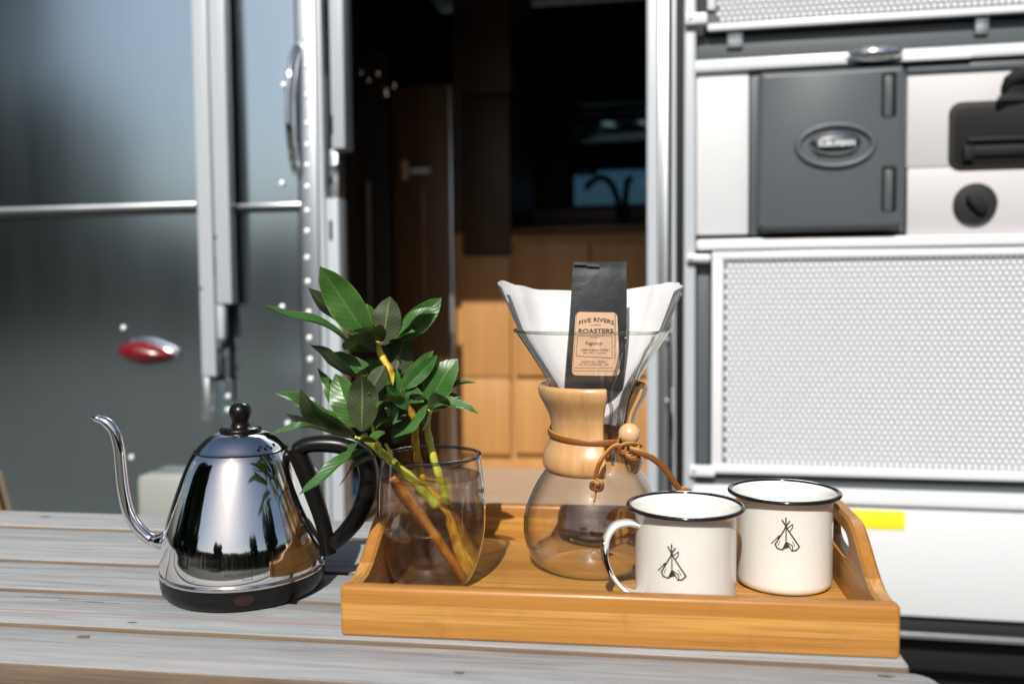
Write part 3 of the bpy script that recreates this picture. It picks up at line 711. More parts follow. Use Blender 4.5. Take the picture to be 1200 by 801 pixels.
# ------------------------------------------------------------------ serving tray
TG = -0.131
tray = thing('serving_tray', 'bamboo serving tray with raised cut-out handles on the grey table', 'tray', (-.1276, .6401, 0), TG)
W, D, WH, TH = .3915, .2677, .0373, .012
FZ = .008
def rbox(lo, hi, bev=.003): return boxbm(lo, hi, bev, 3)
obj('front_panel', rbox((0, 0, 0), (W, TH, WH)), M['bamboo_x'], tray)
obj('rear_panel', rbox((0, D - TH, 0), (W, D, WH)), M['bamboo_x'], tray)
obj('base_panel', boxbm((TH + .0003, TH + .0003, .002), (W - TH - .0003, D - TH - .0003, FZ)), M['bamboo_base'], tray)
def side_panel(x0, x1):
    n = 40; y0, y1 = TH + .0004, D - TH - .0004; HM = .034
    top = []
    for k in range(n + 1):
        y = y0 + (y1 - y0) * k / n; t = abs((y - D / 2) / ((y1 - y0) / 2))
        s = 1 - min(1, max(0, (t - .22) / .68)); s = s * s * (3 - 2 * s)
        top.append((y, WH - .0004 + HM * s))
    hole = [(D / 2 + .036 * (abs(math.cos(a)) ** .55) * (1 if math.cos(a) >= 0 else -1), .048 + .0095 * (abs(math.sin(a)) ** .8) * (1 if math.sin(a) >= 0 else -1)) for a in [2 * math.pi * k / 36 for k in range(36)]]
    bm = bmesh.new()
    out = [(y0, 0.0)] + [(y0 + (y1 - y0) * k / 8, 0.0) for k in range(1, 8)] + [(y1, 0.0)] + list(reversed(top))
    # triangulated face with a hole: use bridged fill
    def ringverts(pts, x): return [bm.verts.new((x, p[0], p[1])) for p in pts]
    bev = .0022
    O0, O1 = ringverts(inset(out, bev), x0), ringverts(out, x0 + bev); O2, O3 = ringverts(out, x1 - bev), ringverts(inset(out, bev), x1)
    H0, H1 = ringverts(inset(hole, -bev), x0), ringverts(hole, x0 + bev); H2, H3 = ringverts(hole, x1 - bev), ringverts(inset(hole, -bev), x1)
    for A, B in ((O0, O1), (O1, O2), (O2, O3), (H0, H1), (H1, H2), (H2, H3)):
        for k in range(len(A)): bm.faces.new((A[k], A[(k + 1) % len(A)], B[(k + 1) % len(A)], B[k]))
    for A, B in ((O0, H0), (O3, H3)):
        es = []
        for ring in (A, B):
            for k in range(len(ring)): es.append(bm.edges.get((ring[k], ring[(k + 1) % len(ring)])))
        bmesh.ops.triangle_fill(bm, edges=es, use_beauty=True)
    return bm
obj('side_panel', side_panel(0.0005, TH), M['bamboo_y'], tray, angle=40)
obj('side_panel', side_panel(W - TH, W - .0005), M['bamboo_y'], tray, angle=40)

# ------------------------------------------------------------------ kettle
KX, KY = -.2308, .7512
kettle = thing('gooseneck_kettle', 'polished steel gooseneck kettle with black handle standing left of the tray', 'kettle', (KX, KY, 0))
def kz(v): return at(284, v, KY).z
kpx = KY / FPX * 1.012
R0 = .0672
prof = [(R0 - .002, .0205), (R0, .0222), (R0 + .0002, .030), (.0662, .0400), (.0636, .0540), (.0555, .0790), (.0484, .0985), (.0425, .112), (.0385, .1185), (.0378, .1192)]
sp_ = spline([(r, 0, z) for r, z in prof], 5); bm = lathe(bmesh.new(), [(p.x, p.z) for p in sp_], 96)
obj('body', bm, M['steel'], kettle, angle=180)
bm = lathe(bmesh.new(), [(R0 + .0006, .0180), (R0 + .0012, .0192), (R0 + .0006, .0208), (R0 - .002, .0212), (R0 - .002, .0180)], 96, closed=True); obj('base_ring', bm, M['lid_steel'], kettle, angle=60)
bm = lathe(bmesh.new(), [(0, .0006), (.0600, .0006), (.0636, .0016), (.0662, .0045), (.0676, .010), (.0680, .0178), (.060, .0179), (0, .0179)], 96); obj('power_base', bm, M['black_plastic'], kettle, angle=30)
lidp = spline([(.0382, 0, .1194), (.0366, 0, .1208), (.0322, 0, .1256), (.0275, 0, .1298), (.0222, 0, .1330), (.012, 0, .1355), (0.00001, 0, .1362)], 4)
lidpr = [(p.x, p.z) for p in lidp]; lidpr[-1] = (0, .1362)
lidk = obj('lid', lathe(bmesh.new(), lidpr, 80), M['lid_steel'], kettle, angle=180)
bm = lathe(bmesh.new(), [(.0386, .1186), (.0392, .1192), (.0386, .1198), (.0378, .1192)], 80, closed=True); obj('lid_seam', bm, M['near_black'], kettle, angle=180)
kb = [(0, .1345), (.0172, .1345), (.0176, .1362), (.0165, .1378), (.0085, .1386), (.0070, .1410), (.0071, .1440), (.0082, .1465), (.0092, .1500), (.0090, .1532), (.0072, .1566), (.004, .1586), (0, .1592)]
obj('lid_knob', lathe(bmesh.new(), kb, 40), M['black_plastic'], kettle, angle=50)
for az in (42, 53, 64):           # steam holes
    r, z = .0352, .1250; a = R(az); P = Vector((r * math.sin(a), -r * math.cos(a), z)); n_ = Vector((math.sin(a) * .75, -math.cos(a) * .75, .66)).normalized()
    bm = bmesh.new(); bmesh.ops.create_circle(bm, cap_ends=True, radius=.0016, segments=14); o = obj('steam_hole', bm, M['near_black'], lidk)
    o.location = P + n_ * .0004; o.rotation_mode = 'QUATERNION'; o.rotation_quaternion = n_.to_track_quat('Z', 'Y')
# gooseneck spout
def kp(u, v, dy=0): return at(u, v, KY + dy) - Vector((KX, KY, 0))
sp = [kp(206, 630, -.004), kp(190, 634.5, -.006), kp(178, 632), kp(163, 620), kp(151, 600), kp(145, 575), kp(142, 550), kp(139.5, 525), kp(134, 505), kp(124, 494), kp(112, 489.5)]
sv = spline(sp, 6); n_ = len(sv); rad = []
for k in range(n_):
    t = k / (n_ - 1)
    r = .0088 if t < .08 else (.0056 - .0012 * min(1, (t - .08) / .8) if t < .88 else .0044 - .0022 * (t - .88) / .12)
    if t < .16: r = .0105 * (1 - t / .16) + .0056 * (t / .16)
    rad.append(r)
obj('spout', sweep(bmesh.new(), sv, rad, 20), M['steel'], kettle, angle=180)
bm = bmesh.new(); tip = [kp(116, 491), kp(110, 489), kp(105.5, 488)]
sweep(bm, spline(tip, 4), [.0030, .0032, .0030, .0026, .0020, .0014, .0008, .0004, .0003], 12, .9); obj('spout_lip', bm, M['steel'], kettle, angle=180)
# handle: strap lying on the body and an outer grip loop
hs = [kp(345, 524, .012), kp(352, 536, .012), kp(362, 560, .012), kp(371, 590, .012), kp(379, 620, .012), kp(384, 648, .012)]
hd = obj('handle', sweep(bmesh.new(), spline(hs, 6), .0076, 14, 1.1), M['black_plastic'], kettle, angle=60)
hg = [kp(346, 528, .012), kp(360, 521, .012), kp(382, 519, .012), kp(405, 522, .012), kp(424, 533, .012), kp(432, 552, .012), kp(430, 577, .012), kp(420, 603, .012), kp(404, 624, .012), kp(388, 638, .012)]
hv = spline(hg, 6); rr = [.0058 + .0028 * math.sin(math.pi * min(1, k / (len(hv) - 1) * 1.0)) ** .6 for k in range(len(hv))]
obj('grip', sweep(bmesh.new(), hv, rr, 16, 1.3), M['black_plastic'], hd, angle=180)
# power lamp and maker's lettering on the body
def wrap(me, rfun, az, z0, cx=0, cy=0, lift=.0003):
    for vtx in me.vertices:
        x, y, zz = vtx.co; z = z0 + y; r = rfun(z) + lift + zz; a = R(az) + x / r
        vtx.co = (cx + r * math.sin(a), cy - r * math.cos(a), z)
def krad(z):
    for (r0, z0), (r1, z1) in zip(prof, prof[1:]):
        if z0 <= z <= z1: return r0 + (r1 - r0) * (z - z0) / (z1 - z0)
    return R0
vaz = math.degrees(math.atan2(-KX, KY))           # azimuth of the camera seen from the kettle: 0 is -y, + is towards +x
me = text_mesh("WILLOW&EVERETT", .0036, 0, 1.25, .00010); wrap(me, krad, vaz + 2.5, .0312); link('lettering', me, M['ink'], kettle)
def frame_mesh(w_, h_, t_):
    bm = bmesh.new()
    for (a, b, c, d) in ((-w_, -h_, w_, -h_ + t_), (-w_, h_ - t_, w_, h_), (-w_, -h_, -w_ + t_, h_), (w_ - t_, -h_, w_, h_)):
        vs = [bm.verts.new(p) for p in ((a, b, 0), (c, b, 0), (c, d, 0), (a, d, 0))]; bm.faces.new(vs)
    me = bpy.data.meshes.new('logo_frame'); bm.to_mesh(me); bm.free(); return me
me = frame_mesh(.0040, .0038, .0004); wrap(me, krad, vaz + 1.6, .0308); link('logo_frame', me, M['ink'], kettle)
bm = bmesh.new(); vs = [bm.verts.new((x, y, 0)) for x, y in ell(0, 0, .0078, .0046, 28)]; bm.faces.new(vs); me = bpy.data.meshes.new('power_lamp'); bmesh.ops.triangulate(bm, faces=bm.faces[:]); bm.to_mesh(me); bm.free()
wrap(me, lambda z: .0674 + (z - .008) * .06, vaz - .5, .0112, lift=.0006); link('power_lamp', me, mat('dark_red_lamp', (.02, .005, .005), .2), kettle)

# ------------------------------------------------------------------ enamel mugs
MZ = .0845 - FZ
def mug(x, y, label, haz, logo_az):
    t = thing('enamel_mug', label, 'mug', (x, y, FZ + .0002), 0, 'enamel mugs with teepee print on the tray')
    rb = .0385
    po = [(0, .0003), (rb - .006, .0003), (rb - .003, .0010), (rb - .0007, .0032), (rb, .007), (rb, MZ - .008), (rb + .0010, MZ - .004), (rb + .0042, MZ - .0005)]
    pi_ = [(rb + .0034, MZ + .0000), (rb - .0002, MZ - .0040), (rb - .0012, MZ - .009), (rb - .0012, .012), (rb - .004, .005), (rb - .011, .0025), (0, .0025)]
    obj('body', lathe(bmesh.new(), po + pi_, 80), M['enamel'], t, angle=50)
    a = [(rb + .0050 + .0020 * math.cos(q), MZ - .0002 + .0017 * math.sin(q)) for q in [2 * math.pi * k / 12 for k in range(12)]]
    obj('rim', lathe(bmesh.new(), a, 80, closed=True), M['black_enamel'], t, angle=180)
    # strap handle
    ca, sa = math.sin(R(haz)), -math.cos(R(haz)); d3 = Vector((ca, sa, 0))
    pts = [(rb - .001, .063), (.046, .0645), (.055, .0625), (.0612, .055), (.0635, .044), (.0620, .033), (.056, .021), (.048, .0125), (rb - .001, .0075)]
    sv = spline([d3 * r + Vector((0, 0, z)) for r, z in pts], 6); side = Vector((-d3.y, d3.x, 0))
    bm = bmesh.new(); rings = []; wds = []
    for k, p in enumerate(sv):
        tt = (sv[min(k + 1, len(sv) - 1)] - sv[max(k - 1, 0)]).normalized(); nn = side.cross(tt).normalized()
        wd = .0064 + .0014 * abs(2 * k / (len(sv) - 1) - 1) ** 2; th = .0016
        sec = [(-wd, -th * .2), (-wd * .8, th), (wd * .8, th), (wd, -th * .2), (wd * .8, -th), (-wd * .8, -th)]
        rings.append([bm.verts.new(p + side * a_ + nn * b_) for a_, b_ in sec])
    for A, B in zip(rings, rings[1:]):
        for k in range(6): bm.faces.new((A[k], A[(k + 1) % 6], B[(k + 1) % 6], B[k]))
    bm.faces.new(rings[0]); bm.faces.new(list(reversed(rings[-1])))
    h = obj('handle', bm, M['enamel'], t, angle=50)
    bm = bmesh.new(); s2 = sv[20:38]  # black strap edge, with the shade of its outer side painted black too
    rings = []
    for k, p in enumerate(s2):
        tt = (s2[min(k + 1, len(s2) - 1)] - s2[max(k - 1, 0)]).normalized(); out_ = side.cross(tt).normalized()
        if out_.dot(d3) < 0: out_ = -out_
        wd = .0068 * math.sin(math.pi * (k + .5) / len(s2)) ** .35; rings.append([bm.verts.new(p + out_ * (-.0004 if abs(s) > .99 else .0021) + side * (wd + .0004) * s) for s in (-1, -.8, .8, 1)] + [bm.verts.new(p + out_ * -.0010 + side * (wd + .0002) * s) for s in (1, -1)])
    for A, B in zip(rings, rings[1:]):
        for k in range(6): bm.faces.new((A[k], A[(k + 1) % 6], B[(k + 1) % 6], B[k]))
    bm.faces.new(rings[0]); bm.faces.new(list(reversed(rings[-1])))
    obj('handle_shade_trim', bm, M['black_enamel'], h, angle=50)
    # teepee print, drawn in the plane then wrapped on the wall (units: photo-zoom pixels -> metres)
    k_ = .0000495; bm = bmesh.new()
    def ln(pts, w_=11):
        for (a, b) in zip(pts, pts[1:]):
            a = Vector(((a[0] - 370) * k_, (400 - a[1]) * k_)); b = Vector(((b[0] - 370) * k_, (400 - b[1]) * k_))
            d = (b - a); L = d.length; d.normalize(); nrm = Vector((-d.y, d.x)) * w_ * k_
            a2, b2 = a - d * w_ * k_ * .5, b + d * w_ * k_ * .5
            steps = 3; prev = None
            for s in range(steps + 1):
                c = a2.lerp(b2, s / steps); cur = (bm.verts.new((*(c + nrm), 0)), bm.verts.new((*(c - nrm), 0)))
                if prev: bm.faces.new((prev[0], prev[1], cur[1], cur[0]))
                prev = cur
    ln([(370, 290), (205, 580), (240, 640), (320, 655)]); ln([(370, 290), (580, 600), (530, 655), (460, 665)])
    ln([(367, 140), (368, 300)]); ln([(310, 180), (385, 300)]); ln([(425, 190), (355, 300)]); ln([(385, 310), (470, 240), (468, 300), (425, 355)], 8)
    ln([(372, 300), (372, 520)], 5)
    for yy in (350, 380, 410, 440, 470, 495): ln([(360, yy), (385, yy)], 5)
    ln([(150, 570), (270, 430), (245, 500)], 8); ln([(280, 520), (250, 590)], 5); ln([(470, 515), (510, 595)], 5)
    ln([(375, 525), (320, 655)]); ln([(375, 525), (470, 585), (475, 650)], 8); ln([(400, 560), (460, 665)], 8)
    vs = [bm.verts.new(((a - 370) * k_, (400 - b) * k_, .00001)) for a, b in ((375, 525), (320, 655), (425, 610), (400, 560))]; bm.faces.new(vs)
    me = bpy.data.meshes.new('teepee_print'); bmesh.ops.recalc_face_normals(bm, faces=bm.faces[:]); bm.to_mesh(me); bm.free()
    wrap(me, lambda z: rb, logo_az, .0430 if haz < v1 else .0510, lift=.00025); link('teepee_print', me, M['logo_ink'], t)
    return t
M1 = (.1328, .6811); M2 = (.2230, .7263)
v1 = math.degrees(math.atan2(-M1[0], M1[1])); v2 = math.degrees(math.atan2(-M2[0], M2[1]))
mug(*M1, 'front white enamel mug with black rim, its handle towards the glass coffee maker', v1 - 73, v1 - 14.5)
mug(*M2, 'rear white enamel mug with black rim beside the tray handle, its own handle hidden', v2 + 175, v2 + 2.5)

# ------------------------------------------------------------------ glass coffee maker
CX, CY = .0705, .7812
cm = thing('pour_over_coffee_maker', 'hourglass glass coffee maker with wooden collar and leather tie on the tray', 'coffee maker', (CX, CY, FZ + .0003))
def cz(v): return at(694, v, CY).z - FZ - .0003
cs = CY / FPX * 1.0035           # metres per picture pixel at the axis
SPA = 37                          # azimuth of the pouring channel
caz = math.degrees(math.atan2(-CX, CY))
def spoutr(r, z, a):
    d = (math.degrees(a) - (caz + SPA) + 180) % 360 - 180
    z0, z1 = cz(548), cz(386)
    if z < z0: return r
    t = min(1, (z - z0) / (z1 - z0))
    g = math.exp(-(d / 13) ** 2) - .55 * math.exp(-((abs(d) - 21) / 7) ** 2) * (1 - t)
    return r + g * (.013 * math.sin(math.pi * min(1, t * 1.3) * .62 + .2) if t < 1 else .011)
gp = [(0, cz(669)), (30 * cs, cz(669.5)), (46 * cs, cz(667)), (61 * cs, cz(660)), (76 * cs, cz(645)), (82 * cs, cz(624)), (82.2 * cs, cz(608)), (79.5 * cs, cz(594)), (69.5 * cs, cz(571)), (61 * cs, cz(557)), (53 * cs, cz(545)), (44 * cs, cz(525)), (38 * cs, cz(503)), (40 * cs, cz(480)), (46 * cs, cz(458)), (56 * cs, cz(440)), (73 * cs, cz(413)), (90.5 * cs, cz(386.5))]
gs = spline([(r, 0, z) for r, z in gp], 5)
glass = obj('glass_body', lathe(bmesh.new(), [(max(p.x, 0), p.z) for p in gs], 120, rfun=spoutr), M['glass'], cm, angle=180)
gin = [(max(p.x - .0021, 0), max(p.z, cz(666)) + .0001) for p in gs if p.x > 20 * cs]
obj('inner_wall', lathe(bmesh.new(), [(0, gin[0][1])] + gin, 120, rfun=spoutr), M['inner_glass'], glass, angle=180)
rimp = []
for k in range(120):
    a = 2 * math.pi * k / 120; r = spoutr(90.5 * cs, cz(386.5), a); rimp.append((r * math.sin(a), -r * math.cos(a), cz(386.5)))
obj('rim', sweep(bmesh.new(), rimp, .0014, 10, closed=True), M['rim_glass'], glass, angle=180)
bm = lathe(bmesh.new(), [(44 * cs + .0013 * math.cos(q), cz(668.5) + .0013 * math.sin(q)) for q in [k * math.pi / 5 for k in range(10)]], 80, closed=True); obj('foot_ring', bm, M['rim_glass'], glass, angle=180)
bm = lathe(bmesh.new(), [(16 * cs, cz(655)), (15 * cs, cz(652)), (8 * cs, cz(648)), (2 * cs, cz(645)), (0, cz(645))], 40); obj('base_punt', bm, M['glass'], glass, angle=180)
# inner folds of the channel: two thick glass ridges catching the light
for d in (-13.5, 12):
    pts = []
    for v in range(392, 540, 8):
        z = cz(v); r0 = [p for p in gs if p.z <= z][-1].x; a = R(caz + SPA + d * (1 if v < 470 else .8)); r = spoutr(r0, z, a) - .0006
        pts.append((r * math.sin(a), -r * math.cos(a), z))
    obj('channel_fold', sweep(bmesh.new(), pts, .0015, 10), M['fold_glass'], glass, angle=180)
# wooden collar halves
def collar(a0, a1, lab=None):
    prof_o = [(61.5, 449), (63.5, 452), (63.8, 456.5), (61.5, 464), (56, 474), (51, 485), (49, 496), (49.5, 507), (53, 518), (57.5, 528), (59, 537), (57.8, 545), (54, 550)]
    prof_i = [(50, 549), (46, 530), (42, 512), (41.5, 500), (44, 480), (49, 462), (56, 450)]
    P = [(r * cs, cz(v)) for r, v in prof_o]; Q = [(r * cs, cz(v)) for r, v in prof_i]
    so = [(p.x, p.z) for p in spline([(r, 0, z) for r, z in P], 3)] + Q
    bm = lathe(bmesh.new(), so, 48, a0, a1, closed=True)
    bmesh.ops.recalc_face_normals(bm, faces=bm.faces[:])
    es = [e for e in bm.edges if len(e.link_faces) == 2 and any(len(f.verts) > 4 for f in e.link_faces)]
    bmesh.ops.bevel(bm, geom=es, offset=.0016, segments=3, profile=.5, affect='EDGES')
    return obj('wooden_collar', bm, M['collar_wood'], cm, angle=55)
collar(caz + SPA + 23, caz + SPA + 180); collar(caz + SPA + 181, caz + SPA + 338)
# leather tie
def cyl(u_az, v, r): a = R(caz + u_az); return Vector((r * cs * math.sin(a), -r * cs * math.cos(a), cz(v)))
pts = [cyl(a, 506 - 9 * math.cos(R(a - 25)) * -0.55 , 51.5) for a in range(48, 48 - 360 + 18, -9)]
tie = obj('leather_tie', sweep(bmesh.new(), pts, .0030, 10, .40), M['leather'], cm, angle=60)
obj('cut_edge', sweep(bmesh.new(), [p + Vector((0, 0, .0024)) for p in pts], .00055, 6), M['leather_edge'], tie)
bx_ = at(737.5, 508, CY - .049) - Vector((CX, CY, FZ + .0003))
bm = bmesh.new(); bmesh.ops.create_uvsphere(bm, u_segments=40, v_segments=24, radius=.0091)
o = obj('wooden_bead', bm, M['bead'], cm, angle=180); o.location = bx_
def lp(u, v, dy): return at(u, v, CY + dy) - Vector((CX, CY, FZ + .0003))
def cord(pts, r=.0021, flat=.55, par=tie):
    s = spline(pts, 6); o = obj('cord', sweep(bmesh.new(), s, r, 10, flat), M['leather'], par, angle=60)
    obj('cord_edge', sweep(bmesh.new(), [p + Vector((0, -r * .25, r * .85)) for p in s], .0005, 6), M['leather_edge'], par)
    return o
cord([lp(726, 513, -.052), lp(724, 522, -.055), lp(731, 531, -.056), lp(742, 531, -.056), lp(749, 524, -.054)], .0022)
cord([lp(735, 520, -.056), lp(733, 531, -.058), lp(739, 537, -.058), lp(750, 536, -.055)], .0018)
cord([lp(752, 522, -.050), lp(740, 520, -.057), lp(728, 522, -.058), lp(727, 532, -.056), lp(736, 534, -.054)], .0016)
cord([lp(730, 524, -.056), lp(722, 522, -.056), lp(713, 528, -.056), lp(704, 540, -.057), lp(699, 553, -.057), lp(698, 566, -.057)], .0019)
cord([lp(699, 563, -.057), lp(705, 567, -.060), lp(703, 573, -.058), lp(694, 571, -.058), lp(695, 565, -.060), lp(702, 568, -.062)], .0022, .8)
cord([lp(699, 571, -.058), lp(698, 579, -.057), lp(696, 588, -.057)], .0012)
cord([lp(738, 526, -.058), lp(750, 530, -.060), lp(765, 537, -.058), lp(779, 549, -.054), lp(789, 563, -.050), lp(798, 575, -.047)], .0026)
cord([lp(796, 574, -.047), lp(802, 573, -.047), lp(808, 576, -.047), lp(803, 580, -.046)], .0024, .8)

# ------------------------------------------------------------------ filter paper
flt = thing('paper_filter', 'white folded paper coffee filter standing in the glass funnel', 'paper filter', (CX, CY, 0))
def fz(v): return at(694, v, CY).z
def paper(a0, a1, topf, off, nA=72, nZ=16, wav=.0):
    bm = bmesh.new(); G = []
    zb = fz(500); zr = fz(387)
    for i in range(nA + 1):
        a = a0 + (a1 - a0) * i / nA; ztop = fz(topf(a)); row = []
        for j in range(nZ + 1):
            t = j / nZ; z = zb + (ztop - zb) * t
            vv = 387 + (zr - z) / (fz(386) - fz(387))
            pv = 387 + (zr - z) / (fz(386) - fz(387))
            gl = [(500, 36), (480, 38), (458, 43), (440, 53), (413, 70.5), (387, 87)]
            if z < zr:
                for (va, ra), (vb, rb_) in zip(gl, gl[1:]):
                    if vb <= pv <= va: r = ra + (rb_ - ra) * (va - pv) / (va - vb); break
                else: r = 36
            else: r = 87 + (387 - pv) * .38
            r = r * cs + off + .0030 * noise.noise(Vector((a * .05, z * 12, off * 900))) * (t ** 2) + .0030 * abs(math.sin(R(a * 3.1 + off * 4000))) * t * t * t
            row.append(bm.verts.new((r * math.sin(R(a)), -r * math.cos(R(a)) * .94, z)))
        G.append(row)
    for i in range(nA):
        for j in range(nZ): bm.faces.new((G[i][j], G[i + 1][j], G[i + 1][j + 1], G[i][j + 1]))
    return bm
def topA(a):
    a = (a - caz) % 360           # 90 right, 180 back, 270 left
    ks = [(60, 350), (82, 347), (92, 343), (108, 331.5), (122, 331), (140, 338), (180, 341), (215, 339), (240, 333), (255, 327), (268, 329.5), (280, 334), (300, 338)]
    for (p, q), (p2, q2) in zip(ks, ks[1:]):
        if p <= a <= p2: t = (a - p) / (p2 - p); t = t * t * (3 - 2 * t); return q + (q2 - q) * t
    return 338
obj('paper_sheet', paper(caz + 74, caz + 286, topA, -.0015), M['paper'], flt, angle=60)
obj('paper_sheet', paper(caz + 200, caz + 290, lambda a: 352 - 8 * math.sin(R((a - caz - 200) * 1.2)), -.0036, 40), M['paper'], flt, angle=60)
obj('paper_sheet', paper(caz + 70, caz + 160, lambda a: 341 - 8 * math.sin(R((a - caz - 75) * 2.1)), -.0052, 40), M['paper'], flt, angle=60)

# ------------------------------------------------------------------ coffee bag
BY = CY + .010
bag = thing('coffee_bag', 'slim black coffee bag with kraft paper label standing inside the filter', 'coffee bag', (CX, BY, 0))
def bpt(u, v): return at(u, v, BY) - Vector((CX, BY, 0))
rows = [(456, 661.5, 729, .016), (440, 662.5, 730, .017), (415, 664.5, 731.5, .017), (385, 667, 733, .015), (350, 669.3, 734, .011), (325, 670.5, 734, .006), (314, 671, 734, .0022), (306.5, 671.3, 734.3, .0012)]
bm = bmesh.new(); rings = []
srow = []
for a, b in zip(rows, rows[1:]):
    for k in range(3): t = k / 3; srow.append(tuple(x + (y - x) * t for x, y in zip(a, b)))
srow.append(rows[-1])
for (v, ua, ub, dp) in srow:
    A, B = bpt(ua, v), bpt(ub, v); ring = []
    for k in range(9): t = k / 8; p = A.lerp(B, t); bul = dp * (.75 + .25 * math.sin(math.pi * t)); ring.append(bm.verts.new(p + Vector((0, -bul / 2 - .0006 * noise.noise(p * 90), .0))))
    for k in range(9): t = 1 - k / 8; p = A.lerp(B, t); bul = dp * (.75 + .25 * math.sin(math.pi * t)); ring.append(bm.verts.new(p + Vector((0, bul / 2, 0))))
    rings.append(ring)
for A, B in zip(rings, rings[1:]):
    for k in range(18): bm.faces.new((A[k], A[(k + 1) % 18], B[(k + 1) % 18], B[k]))
bm.faces.new(rings[0]); bm.faces.new(list(reversed(rings[-1])))
obj('bag_body', bm, M['bag'], bag, angle=40)
for (u0, u1, v0, v1) in ((672.5, 687, 307.2, 310.2), (687.5, 702, 308.8, 312.2)):
    P = [bpt(u0, v1), bpt(u1, v1 + .6), bpt(u1, v0 + .4), bpt(u0, v0)]
    bm = bmesh.new(); f_ = [bm.verts.new(p + Vector((0, -.0032, 0))) for p in P]; b_ = [bm.verts.new(p + Vector((0, -.0024, 0))) for p in P]
    bm.faces.new(f_); bm.faces.new(list(reversed(b_)))
    for k in range(4): bm.faces.new((f_[k], f_[(k + 1) % 4], b_[(k + 1) % 4], b_[k]))
    obj('foil_tie', bm, M['foil'], bag)
# label lies on the bag front: follow the bulge
def bagfront(u, v):
    for a, b in zip(rows, rows[1:]):
        if b[0] <= v <= a[0]:
            t = (a[0] - v) / (a[0] - b[0]); ua, ub, dp = (a[i] + (b[i] - a[i]) * t for i in (1, 2, 3)); s = min(1, max(0, (u - ua) / (ub - ua)))
            return bpt(u, v) + Vector((0, -dp * (.75 + .25 * math.sin(math.pi * s)) / 2 - .0012, 0))
def lab(px_, py_):      # label coordinates of the 622x801 close-up -> bag surface
    return bagfront(664 + px_ / 9.42, 360 + py_ / 9.42)
bm = bmesh.new(); L4 = ((95, 48), (548, 55), (575, 745), (48, 738)); nx, ny = 12, 16; G = []
for j in range(ny + 1):
    row = []
    for i in range(nx + 1):
        s, t = i / nx, j / ny
        cxn, cyn = (s - .5) * 2, (t - .5) * 2
        px_ = (L4[0][0] * (1 - s) + L4[1][0] * s) * (1 - t) + (L4[3][0] * (1 - s) + L4[2][0] * s) * t
        py_ = (L4[0][1] * (1 - s) + L4[1][1] * s) * (1 - t) + (L4[3][1] * (1 - s) + L4[2][1] * s) * t
        if abs(cxn) == 1 and abs(cyn) == 1: px_ -= cxn * 14; py_ -= cyn * 14
        row.append(bm.verts.new(lab(px_, py_)))
    G.append(row)
for j in range(ny):
    for i in range(nx): bm.faces.new((G[j][i], G[j][i + 1], G[j + 1][i + 1], G[j + 1][i]))
label_o = obj('label', bm, M['kraft'], bag, angle=60)
def label_text(s, cx_, cy_, size, arch=0, sp=1.0, bold=0, wdt=None):
    me = text_mesh(s, size, 0, sp, bold)
    xs_ = [v_.co.x for v_ in me.vertices]; ww = max(xs_) - min(xs_); f_ = (wdt / ww) if wdt else 1
    for v_ in me.vertices:
        x = v_.co.x * f_; p = lab(cx_ + x, cy_ - v_.co.y + arch * (x / (wdt or 300)) ** 2 * 4); v_.co = p + Vector((0, -.0003, 0))
    link('lettering', me, M['ink'], label_o)
label_text("FIVE RIVERS", 318, 135, 62, 38, 1.02, 1.2, 385)
label_text("coffee", 312, 190, 22, 0, 1.0, 0, 110)
label_text("ROASTERS", 312, 258, 66, 0, 1.0, 1.6, 380)
label_text("est. 2011", 300, 322, 20, 0, 1.0, 0, 95)
label_text("Fogcutter", 292, 390, 54, 0, .95, .3, 185)
label_text("100% Arabica Coffee", 298, 462, 30, 0, 1, .2, 300)
label_text("Net. Wt. 2 ounces", 295, 492, 24, 0, 1, 0, 250)
label_text("ROASTED FRESH", 290, 592, 28, 0, 1.1, 0, 265)
label_text("IN TILLAMOOK, OR", 290, 622, 28, 0, 1.1, 0, 320)
label_text("www.fiveriverscoffeeroasters.com", 290, 657, 20, 0, 1, 0, 420)
def lline(pts, wpx=3):
    bm = bmesh.new()
    for a, b in zip(pts, pts[1:]):
        n = 6; dx, dy = b[0] - a[0], b[1] - a[1]; L = math.hypot(dx, dy); nx_, ny_ = -dy / L * wpx / 2, dx / L * wpx / 2; prev = None
        for k in range(n + 1):
            t = k / n; x, y = a[0] + dx * t, a[1] + dy * t
            cur = [bm.verts.new(lab(x + nx_, y + ny_) + Vector((0, -.00025, 0))), bm.verts.new(lab(x - nx_, y - ny_) + Vector((0, -.00025, 0)))]
            if prev: bm.faces.new((prev[0], prev[1], cur[1], cur[0]))
            prev = cur
    obj('printed_rule', bm, M['ink'], label_o, smooth=False)
lline([(112, 310), (98, 528), (490, 550), (488, 312)], 5); lline([(112, 310), (488, 312)], 3); lline([(105, 62), (62, 690), (545, 690)], 3); lline([(525, 68), (520, 560)], 7)

# ------------------------------------------------------------------ glass of water with cuttings
VX, VY = -.0684, .7360
vase = thing('stemless_glass', 'smoky stemless glass of water holding the leafy cuttings on the tray', 'glass', (VX, VY, FZ + .0003))
VH = .1150 - FZ
vp = spline([(0.0001, 0, .0), (.026, 0, .0), (.0325, 0, .003), (.0385, 0, .016), (.0432, 0, .036), (.0450, 0, .056), (.0443, 0, .080), (.0411, 0, VH)], 6)
prv = [(p.x, max(p.z, 0)) for p in vp]; prv[0] = (0, 0)
vbody = obj('glass_wall', lathe(bmesh.new(), prv, 96), M['vase_glass'], vase, angle=180)
obj('rim', lathe(bmesh.new(), [(.0411 + .0015 * math.cos(q), VH + .0015 * math.sin(q)) for q in [k * math.pi / 5 for k in range(10)]], 96, closed=True), thin_glass('smoky_rim', (.55, .56, .62), (.12, .13, .17), 1.2, 1.6), vbody, angle=180)
